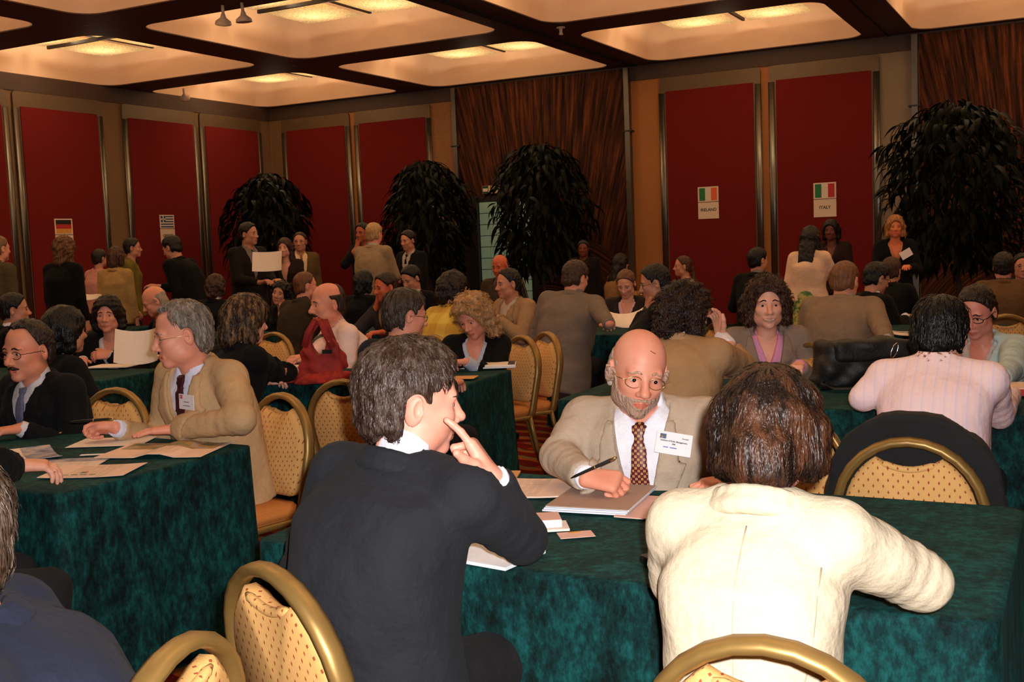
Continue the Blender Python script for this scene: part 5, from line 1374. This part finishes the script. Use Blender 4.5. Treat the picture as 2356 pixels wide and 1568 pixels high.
SK = S(224, 166, 142); SKR = S(224, 154, 128); SKD = S(198, 140, 112); BLK = S(14, 13, 15); WHT = S(226, 222, 232)
GLW = (M_GWIRE, 0.0235, 0.0165, 0.0012); GLD = (M_DWIRE, 0.0245, 0.015, 0.0014); GLB = (M_BLACK, 0.0245, 0.0135, 0.0022)

# ---- nearest people
M_SEAM = plain('cream_seam', S(170, 152, 126), 0.8)
def seams(E, k):
    H, up, lat, fwd, L = (k[q] for q in ('H', 'up', 'lat', 'fwd', 'L'))
    def line(pts, name):
        P = []
        for x, t in pts:
            p = k['F'].march(H+up*L*t+lat*x-fwd*0.32, fwd, 200, 0.002); P.append(p-fwd*0.0004)
        MB().tube(P, 0.0016, 5).build(name, M_SEAM, E, True)
    line([(0.0, t) for t in np.linspace(0.93, -0.22, 22)], 'back_seam')
    for s_ in (-1, 1): line([(s_*(0.125-0.045*math.exp(-((t-0.15)/0.25)**2)), t) for t in np.linspace(0.80, -0.22, 20)], 'side_seam')
    line([(x, 0.10+0.6*x*x) for x in np.linspace(-0.12, 0.12, 12)], 'waist_seam')
def buttons_p1(E, k):
    sd, sh, el, W, hd, dn, pose = k['arms'][0]
person((-1.302, 2.004, 1.149), -34, 'man in charcoal suit with greying hair, forefinger on his cheek', det='hero', lean=9, side=3, twist=-6, hy=-38, hp=6, hr=4, bulk=1.04, sc=1.0, hsc=1.06,
       skinc=S(230, 164, 142), neckz=0.082, jacket=S(36, 37, 42), shirt=WHT, hair='short', hairc=S(50, 32, 23), hairhi=S(112, 94, 84), locks=4200, bow=0.05, jowl=0.004,
       R=dict(e=(-1.108, 2.119, 0.827), w=(-1.118, 2.016, 0.983), hdw=(-0.52, -0.10, 0.85), dnw=(0.75, 0.40, 0.35), pose='point', sh=(0.01, 0.03, 0)), L=dict(p='lap'), hem=-0.3)
person((-0.516, 1.993, 1.108), -26, 'woman in cream jacket seen from behind, short highlighted brown hair', det='hero', fem=True, lean=12, hy=4, hp=16, sc=0.97, shoulder=0.96, bulk=0.95, hsc=0.99, neckz=0.060, neckfwd=0.085,
       skinc=S(226, 160, 136), jacket=S(198, 182, 156), shirt=S(200, 186, 170), trousers=S(60, 50, 44), hair='wild', hairc=S(26, 15, 11), hairhi=S(104, 62, 38), locks=5200, bow=0.03, extra=seams,
       R=dict(e=(-0.260, 2.034, 0.849), w=(-0.42, 2.33, 0.80), pose='relaxed'), L=dict(e=(-0.671, 1.908, 0.845), w=(-0.60, 2.31, 0.80), pose='relaxed'), hem=-0.35)
def scratch(E, k):
    q = [k['face'](x, z, 0.16) for x, z in ((-0.020, 0.075), (-0.012, 0.078), (-0.004, 0.082))]
    MB().tube([(p[0], p[1]+0.0005, p[2]) for p in q], 0.0012, 5).build('forehead_scratch', plain('dark_scab', S(110, 40, 34), 0.6), E, True, k['MH'])
person((-1.170, 3.020, 1.090), 163, 'bald bearded man in light grey suit holding a pen', det='hero', lean=15, hy=24, hp=13, hr=-9, neckz=0.075, neckfwd=0.055, bulk=1.14, belly=0.02, shoulder=1.02, hsc=1.04,
       skinc=SKR, jacket=S(178, 158, 138), shirt=S(232, 232, 244), tie=S(100, 30, 34), tiemat=tie_mat(), hair='fringe', hairc=S(170, 150, 136), hairhi=S(206, 190, 178), beard=S(172, 138, 118), brow=S(176, 140, 116),
       glasses=GLW, badge=(-0.10, 0.86, -17, 'se', 1.18), nose=1.12, vneck=0.12, extra=scratch,
       R=dict(e=(-1.405, 2.95, 0.835), w=(-1.245, 2.79, 0.815), hdw=(0.92, 0.10, -0.12), dnw=(-0.05, -0.45, 0.8), pose='pen'),
       L=dict(w=(-0.86, 2.93, 0.80), hdw=(-0.5, -0.7, 0), pose='relaxed', hint=(-0.6, -0.2, -0.7)))
pn = empty('pen', (-1.205, 2.755, 0.853)); pn.rotation_euler = (0, rad(65), rad(12))
MB().lathe([(0.0012, -0.075), (0.004, -0.06), (0.0048, 0.0), (0.0048, 0.05), (0.003, 0.068)], 10).build('barrel', M_BLACK, pn, True); MB().lathe([(0.0052, 0.0), (0.0052, 0.004)], 10).build('ring', M_GWIRE, pn, True); MB().lathe([(0.005, 0.05), (0.0046, 0.066), (0.002, 0.07)], 10).build('gold_end', M_GWIRE, pn, True)
tag(pn, 'black pen held by the bearded man', 'pen', None)
person((-1.505, 0.984, 1.081), 104, 'person in navy suit cut off at the bottom left corner', det='mid', lean=17, hy=10, sc=1.04, bulk=1.12, skinc=SK, jacket=S(30, 33, 49), shirt=WHT, hair='short', hairc=S(60, 44, 34), hairhi=S(130, 112, 98), locks=1200,
       R=dict(p='lap'), L=dict(p='lap'), hem=-0.3)
person((-2.962, 1.986, 1.174), -45, 'dark suited person at left edge whose hand rests on leaflets', det='mid', lean=14, hy=0, skinc=SK, jacket=BLK, shirt=WHT, hair='short', hairc=S(40, 30, 24),
       R=dict(w=(-3.106, 2.479, 0.790), hdw=(0.55, 0.62, -0.1), dnw=(0.1, 0, 1), pose='relaxed', hint=(0.6, -0.4, -0.8)), L=dict(p='lap'))

# ---- left table
person((-3.228, 3.286, 1.169), 146, 'grey haired man in beige suit and glasses, holding a black pen', det='hero', lean=14, hy=-30, hp=8, hr=0, neckz=0.085, neckfwd=0.05, bulk=1.02, sc=1.02, hsc=1.06, skinc=SKR, jacket=S(186, 152, 112), shirt=S(214, 216, 236), tie=S(64, 22, 26),
       hair='receding', hairc=S(104, 92, 82), hairhi=S(176, 164, 154), locks=900, brow=S(120, 100, 84), glasses=GLW, badge=(-0.075, 0.80, 0, 'dk', 1.1), vneck=0.22,
       R=dict(w=(-3.463, 3.139, 0.800), hdw=(-0.9, -0.28, 0.05), dnw=(0.1, 0.6, 0.6), pose='pen', hint=(0.3, -0.3, -0.9)), L=dict(e=(-2.872, 3.214, 0.847), w=(-3.192, 3.198, 0.800), hdw=(-0.75, -0.6, -0.02), dnw=(0, 0, 1), pose='flat'))
pn2 = copy_tree(pn); pn2.location = (-3.297, 2.880, 0.882); pn2.rotation_euler = (0, rad(88), YAW); pn2.scale = (1.15, 1.15, 1.15); tag(pn2, 'black pen held by the man in beige', 'pen')
person((-4.099, 3.252, 1.097), 152, 'moustached man in black suit with grey tie, at left edge', det='hero', lean=8, hy=4, hp=4, neckz=0.085, bulk=1.02, hsc=1.08, skinc=S(214, 142, 112), jacket=BLK, shirt=S(206, 202, 206), tie=S(98, 96, 120), hair='receding', hairc=S(34, 24, 20), glasses=GLD, mous=S(44, 30, 24), vneck=0.20, R=dict(p='table'), L=dict(p='table'))
# ---- second row, left
person((-7.082, 5.545, 1.133), -60, 'black haired man half turned behind the moustached man in black', det='far', lean=8, hy=-10, skinc=SKD, jacket=BLK, shirt=WHT, hair='short', hairc=BLK)
person((-6.154, 5.574, 1.087), 176, 'woman with dark fringe and white badge, looking up', det='mid', fem=True, lean=10, hy=10, hp=0, sc=1.04, hsc=1.04, skinc=S(214, 150, 128), jacket=BLK, shirt=S(190, 186, 196), hair='bob', hairc=S(26, 14, 12), badge=(-0.04, 0.42, 0, 'lines'), smile=0.2, R=dict(p='table'), L=dict(p='clasp'))
person((-6.689, 6.545, 1.128), 120, 'bald older man in glasses bending over papers', det='mid', lean=16, hp=24, hy=-10, skinc=SKR, jacket=BLK, shirt=S(60, 50, 50), hair='fringe', hairc=S(150, 134, 120), glasses=GLD, R=dict(p='table'), L=dict(p='table'))
person((-4.935, 4.174, 1.097), -40, 'black haired figure in black seen from behind left of the woman with fringe', det='far', fem=True, lean=6, hsc=1.1, skinc=SKD, jacket=BLK, shirt=BLK, hair='bob', hairc=S(8, 6, 6), R=dict(p='lap'), L=dict(p='lap'))
person((-3.888, 4.444, 1.131), -42, 'woman in black from behind with straight blonde streaked hair', det='mid', fem=True, lean=16, hy=-6, hp=6, hsc=1.08, skinc=SK, jacket=BLK, shirt=BLK, hair='bob', hairc=S(40, 26, 18), hairhi=S(176, 130, 84), locks=700, R=dict(w=(-3.963, 4.871, 0.800)), L=dict(p='table'))
def roll(E, k): pass
person((-4.410, 5.814, 1.133), 116, 'man in white shirt with dark moustache and grey tie', det='mid', lean=16, hy=6, hp=4, sc=1.06, hsc=1.08, skinc=SKR, shirt=S(236, 206, 200), top=None, tie=S(80, 82, 70), trousers=S(40, 40, 44), hair='bald', hairc=S(44, 30, 24), mous=S(30, 20, 18), nose=1.15, R=dict(w=(-4.281, 5.343, 0.800)), L=dict(p='table'))
person((-2.988, 4.577, 1.146), -38, 'man in dark navy suit with glasses seen from behind', det='mid', lean=16, hy=-24, hp=10, bulk=1.04, hsc=1.04, skinc=SKR, jacket=S(34, 34, 44), shirt=S(60, 60, 70), hair='short', hairc=S(50, 38, 32), hairhi=S(96, 80, 70), glasses=GLD, locks=300)
person((-3.314, 5.813, 1.043), 172, 'blonde curly haired woman in black jacket writing', det='mid', fem=True, lean=16, hp=26, hy=-22, hr=8, hsc=1.08, skinc=S(222, 150, 126), jacket=BLK, shirt=S(190, 196, 214), hair='wavy', hairc=S(164, 118, 72), hairhi=S(222, 184, 136), locks=700, badge=(0.085, 0.55, 18, 'lines', 1.1), R=dict(p='table'), L=dict(w=(-3.202, 5.526, 0.800), hdw=(-0.9, -0.3, 0)))
# ---- middle distance, centre
person((-4.155, 7.878, 1.154), 128, 'man with black ponytail in beige jacket, hands clasped', det='mid', lean=8, hy=-12, hp=4, skinc=SKD, jacket=S(156, 124, 92), shirt=S(190, 176, 160), hair='lowtail', hairc=S(16, 11, 10), R=dict(p='clasp'), L=dict(p='clasp'))
person((-5.442, 10.159, 1.243), 160, 'bald man behind the ponytailed man', det='far', lean=10, hp=12, hy=-10, skinc=S(206, 104, 66), jacket=S(66, 54, 40), shirt=S(90, 70, 60), hair='fringe', hairc=S(60, 40, 30))
person((-3.418, 7.588, 1.195), -24, 'man in grey suit from behind, bending to the right', det='mid', lean=18, side=6, hy=-22, hp=16, bulk=1.12, sc=1.06, neckz=0.08, skinc=SKR, jacket=S(118, 104, 94), shirt=S(120, 110, 110), hair='short', hairc=S(58, 38, 28), R=dict(w=(-2.629, 6.583, 0.800)), hem=-0.42)
person((-3.529, 8.880, 1.091), 158, 'young woman in pink blouse reading with head bowed', det='mid', fem=True, lean=10, hp=26, skinc=SK, jacket=S(44, 36, 34), shirt=S(222, 176, 180), hair='bun', hairc=S(96, 62, 38), badge=(0.09, 0.45, 20, 'plain'))
person((-2.633, 7.147, 1.169), 66, 'black haired man in glasses with his hand at his chin', det='mid', lean=14, hy=18, hp=12, bulk=1.03, skinc=SKD, jacket=S(40, 36, 36), shirt=S(60, 54, 54), hair='short', hairc=S(12, 9, 9), glasses=GLD, L=dict(p='chin'), R=dict(p='chin'))
person((-1.567, 4.643, 1.137), -34, 'person with dark curly hair in a beige jacket seen from behind', det='mid', lean=22, hy=-18, hp=10, bulk=1.10, sc=1.02, neckz=0.075, neckfwd=0.05, hsc=1.06, skinc=SK, jacket=S(172, 136, 98), shirt=WHT, hair='curly', hairc=S(30, 16, 12), hairhi=S(70, 40, 26), locks=900, R=dict(e=(-1.379, 4.885, 0.880), w=(-1.544, 5.093, 0.993), hdw=(-0.2, 0, 1), dnw=(0.6, 0.8, 0), pose='relaxed'), L=dict(p='table'))
def cord(E, k):
    H, up, lat, fwd, L = (k[q] for q in ('H', 'up', 'lat', 'fwd', 'L')); P = []
    for u in np.linspace(-1, 1, 15):
        t = 0.95-0.55*(1-u*u); p = k['F'].march(H+up*L*t+lat*(u*0.07)+fwd*0.3, -fwd, 150, 0.003); P.append(p+fwd*0.010)
    MB().tube(P, 0.0022, 5).build('glasses_cord', M_BLACK, E, True)
    c = P[7]+fwd*0.012; g = MB()
    for s_ in (-1, 1): g.tube([c+lat*(s_*0.03+0.024*cos(a))+up*(0.015*sin(a)) for a in np.linspace(0, 2*pi, 17)[:-1]], 0.002, 5, True)
    g.tube([c+lat*-0.055, c+lat*0.055+up*0.004], 0.002, 5); g.build('hanging_glasses', M_GWIRE, E, True)
person((-1.507, 5.805, 1.105), 176, 'smiling woman in grey jacket with curly brown hair, glasses on a cord', det='hero', fem=True, lean=10, hy=-2, hp=2, sc=1.06, hsc=1.10, jowl=0.003, shoulder=1.05, skinc=S(238, 180, 156), jacket=S(140, 120, 108), shirt=S(222, 150, 190), hair='curly', hairc=S(48, 26, 18), hairhi=S(110, 66, 40), locks=1200, smile=1.0, badge=(-0.115, 0.50, -14, 'lines', 1.1), vneck=0.10, extra=cord, R=dict(p='table'), L=dict(p='table'))
person((-1.401, 7.395, 1.148), -34, 'heavy man in grey suit from behind with cropped sandy hair', det='mid', lean=16, hy=-8, hp=10, bulk=1.18, sc=1.04, neckz=0.08, skinc=SKR, jacket=S(134, 112, 92), shirt=S(160, 150, 150), hair='crop', hairc=S(110, 72, 46), R=dict(w=(-1.034, 6.748, 0.800)), hem=-0.35)
person((-1.454, 8.949, 1.090), -68, 'man in black suit and black glasses, bowed in profile', det='mid', lean=16, hy=-6, hp=18, skinc=SKD, jacket=BLK, shirt=WHT, hair='short', hairc=S(14, 11, 10), glasses=GLB, badge=(0.10, 0.35, 30, 'plain', 1.2))
person((-1.603, 10.684, 1.084), -40, 'brown haired head glimpsed behind the man in black glasses', det='far', lean=10, skinc=SKD, jacket=BLK, shirt=BLK, hair='short', hairc=S(62, 40, 28))
person((-0.471, 4.271, 1.086), -30, 'black haired man from behind in pale striped shirt, elbows spread', det='mid', lean=14, neckz=0.055, neckfwd=0.085, hp=16, hy=-4, sc=1.03, hsc=1.06, bulk=1.02, skinc=SK, shirt=S(224, 190, 196), jacketmat=stripe_mat(), trousers=S(22, 20, 22), hair='short', hairc=S(9, 8, 8), locks=500, R=dict(e=(-0.280, 4.341, 0.782), w=(-0.264, 4.855, 0.790)), L=dict(e=(-0.724, 4.117, 0.865), w=(-0.810, 5.096, 0.790)))
person((-0.476, 5.774, 1.058), 130, 'woman in pale blue jacket with dark glasses, head bowed', det='mid', fem=True, lean=22, hp=22, hy=8, sc=1.04, hsc=1.04, skinc=S(214, 140, 120), jacket=S(178, 198, 200), shirt=S(190, 170, 160), hair='bun', hairc=S(30, 18, 15), glasses=GLB, R=dict(p='table'), L=dict(w=(-0.336, 5.221, 0.800)))
person((-0.648, 10.508, 1.106), -20, 'man in brown jacket from behind at the right edge', det='far', lean=8, bulk=1.1, skinc=SKD, jacket=S(96, 70, 44), shirt=S(90, 70, 60), hair='short', hairc=S(26, 18, 14))
person((-0.552, 11.687, 1.060), 160, 'face cut off by the right edge beyond the man in brown', det='far', lean=6, skinc=SKD, jacket=S(50, 40, 34), shirt=S(90, 80, 70), hair='short', hairc=S(30, 22, 18), glasses=GLD)
# ---- back of the room, right
person((-2.992, 11.214, 1.203), -42, 'man in black suit from behind below the steel strips', det='far', lean=4, hy=-20, sc=1.04, skinc=SKD, jacket=BLK, shirt=S(120, 110, 110), hair='short', hairc=S(10, 8, 8))
person((-4.043, 11.904, 1.142), 80, 'woman in plaid blouse with a ponytail, in profile', det='far', fem=True, lean=4, hy=10, skinc=SKD, top=S(206, 170, 130), jacketmat=plaid_mat(), hair='lowtail', hairc=S(70, 44, 28))
person((-2.314, 10.571, 1.410), -36, 'standing woman in cream jacket and green skirt, long dark hair', seated=False, det='far', fem=True, lean=3, sc=0.95, skinc=SK, jacket=S(226, 190, 160), shirt=S(200, 180, 160), skirt=floral_mat(), hair='long', hairc=S(26, 13, 11), hem=-0.10, R=dict(p='front'), L=dict(p='down'))
person((-2.519, 12.511, 1.475), 150, 'person in shadow facing the standing woman in cream', seated=False, det='far', fem=True, lean=2, sc=0.97, skinc=S(110, 60, 44), jacket=S(46, 30, 24), shirt=S(60, 40, 34), hair='bob', hairc=S(16, 10, 9))  # shadow put into the dark skin and clothes colours
person((-1.763, 12.002, 1.485), 165, 'standing blonde woman in black coat with white badge', seated=False, det='far', fem=True, lean=2, sc=0.97, skinc=S(220, 130, 90), jacket=BLK, shirt=S(190, 120, 90), hair='bob', hairc=S(150, 96, 50), hairhi=S(220, 160, 96), badge=(-0.09, 0.72, 25, 'plain', 1.5), R=dict(p='front'), L=dict(p='front'))
person((-5.252, 13.086, 1.168), -70, 'woman with long dark hair in beige jacket by the steel post', det='far', fem=True, lean=6, hy=10, skinc=SKD, jacket=S(150, 108, 70), shirt=S(120, 80, 60), hair='long', hairc=S(24, 13, 10))
person((-5.766, 13.063, 1.368), 170, 'figure in dark clothes in the shade beside the middle tree', seated=False, det='far', lean=2, sc=0.88, skinc=S(120, 60, 40), jacket=S(26, 18, 15), shirt=S(30, 20, 18), hair='short', hairc=S(16, 11, 9))  # skin and clothes toned dark to stand for the shade
# ---- standing groups, left and centre
person((-7.236, 10.505, 1.644), -28, 'white haired man in grey jacket standing with his back turned', seated=False, det='far', lean=2, sc=1.03, bulk=1.08, skinc=SKR, jacket=S(150, 128, 100), shirt=S(190, 180, 160), hair='short', hairc=S(176, 140, 92), hairhi=S(214, 180, 130), R=dict(p='front'), L=dict(p='front'))
person((-8.002, 11.353, 1.676), 150, 'man in black standing with a hand at his face', seated=False, det='far', lean=4, sc=1.03, skinc=S(170, 90, 60), jacket=BLK, shirt=S(120, 110, 100), hair='short', hairc=S(16, 11, 10), glasses=GLD, R=dict(p='chin'))
person((-7.228, 11.181, 1.558), 140, 'smiling man in dark suit standing by the ochre pillar', seated=False, det='far', lean=3, hp=8, sc=0.98, skinc=SKD, jacket=BLK, shirt=S(180, 170, 160), tie=S(20, 18, 24), hair='short', hairc=S(14, 10, 9), smile=1.0, R=dict(p='front'), L=dict(p='front'))
person((-8.537, 10.491, 1.529), 170, 'woman with long wavy hair talking on a phone', seated=False, det='far', fem=True, lean=2, sc=0.98, skinc=SK, top=S(40, 28, 22), hair='long', hairc=S(54, 32, 20), R=dict(p='cheek'), L=dict(p='front'))
person((-8.692, 10.983, 1.599), 200, 'man in tan jacket and white shirt standing behind the phoning woman', seated=False, det='far', lean=2, hy=-20, sc=1.0, skinc=SKD, jacket=S(96, 74, 44), shirt=S(226, 196, 150), tie=S(150, 96, 60), hair='crop', hairc=S(40, 26, 18), glasses=GLD, vneck=0.0)
person((-8.376, 9.685, 1.698), -130, 'tall dark suited man standing with papers in hand', seated=False, det='far', lean=1, hy=20, sc=1.06, skinc=SKD, jacket=S(26, 22, 20), shirt=S(120, 110, 110), tie=S(30, 20, 20), hair='short', hairc=S(12, 9, 8), R=dict(p='front'), L=dict(p='front'))
person((-8.854, 8.968, 1.574), 70, 'man in black bending forward below the Greek flag', seated=False, det='far', lean=26, hp=20, sc=1.06, skinc=SKD, jacket=S(9, 8, 9), shirt=S(190, 186, 176), hair='short', hairc=S(12, 9, 9), R=dict(p='front'), L=dict(p='down'))
person((-10.150, 9.651, 1.602), -75, 'woman with short dark hair in a yellow green jacket, in profile', seated=False, det='far', fem=True, lean=2, sc=1.0, skinc=SKD, jacket=S(110, 96, 40), shirt=S(90, 70, 40), hair='short', hairc=S(20, 14, 10))
person((-9.622, 8.897, 1.495), -10, 'woman in tan jacket standing with her back turned', seated=False, det='far', fem=True, lean=2, sc=0.95, skinc=SKD, jacket=S(170, 136, 84), shirt=S(150, 110, 70), hair='bob', hairc=S(58, 34, 20), hairhi=S(120, 80, 46))
person((-10.501, 9.456, 1.493), -30, 'woman in pink sweater reading a booklet', seated=False, det='far', fem=True, lean=3, sc=0.95, skinc=SKD, top=S(206, 146, 134), hair='short', hairc=S(36, 22, 15), R=dict(p='front'), L=dict(p='front'))
person((-9.307, 7.938, 1.594), -20, 'blonde woman in long black coat standing with her back turned', seated=False, det='far', fem=True, lean=2, sc=1.02, bulk=1.08, skinc=SKD, jacket=S(10, 9, 10), shirt=BLK, hair='wavy', hairc=S(84, 52, 26), hairhi=S(150, 104, 60), hem=-0.45)
person((-9.119, 7.019, 1.619), -30, 'person in olive grey jacket cut off by the left edge', seated=False, det='far', lean=3, sc=1.02, bulk=1.08, skinc=SKR, jacket=S(78, 66, 46), shirt=S(90, 80, 70), hair='crop', hairc=S(110, 80, 54))
# ---- seated, far left of centre
person((-7.717, 8.389, 1.159), -20, 'brown curly head seated below the red corner panel', det='far', lean=6, skinc=SKD, jacket=BLK, shirt=S(190, 180, 170), hair='curly', hairc=S(54, 30, 20))
person((-6.890, 8.363, 1.088), 150, 'smiling woman with dark curls resting her head on her hand', det='far', fem=True, lean=6, hy=20, hr=-15, skinc=SKD, jacket=BLK, shirt=BLK, hair='curly', hairc=S(12, 8, 8), R=dict(p='table'), L=dict(p='cheek'), smile=0.8)
person((-6.042, 7.683, 1.180), -40, 'man in dark brown jacket from behind, thinning ginger hair', det='far', lean=10, hy=-20, bulk=1.08, skinc=SKR, jacket=S(50, 40, 30), shirt=S(60, 50, 40), hair='crop', hairc=S(96, 58, 34))
person((-5.260, 7.751, 1.151), 135, 'man in dark jacket leaning his cheek on his hand', det='far', lean=12, hy=-8, hp=6, bulk=1.05, skinc=S(200, 104, 70), jacket=S(52, 46, 46), shirt=S(170, 160, 160), tie=S(70, 20, 24), hair='short', hairc=S(40, 24, 16), R=dict(p='cheek'), L=dict(p='table'))
person((-5.777, 8.956, 1.179), 140, 'young man in black suit bowing his head', det='far', lean=12, hp=24, skinc=SKD, jacket=BLK, shirt=S(206, 190, 180), tie=S(14, 12, 14), hair='short', hairc=S(12, 9, 8))
person((-6.523, 9.241, 1.137), -30, 'black haired head from behind, left of the man leaning on his hand', det='far', fem=True, lean=8, skinc=SKD, jacket=BLK, shirt=BLK, hair='bob', hairc=S(10, 7, 7))
person((-4.079, 6.898, 1.165), -50, 'person in yellow checked shirt seen from behind', det='far', lean=14, hp=10, hy=-10, skinc=SKD, shirt=S(214, 186, 80), jacketmat=yellow_mat(), hair='curly', hairc=S(26, 16, 12))
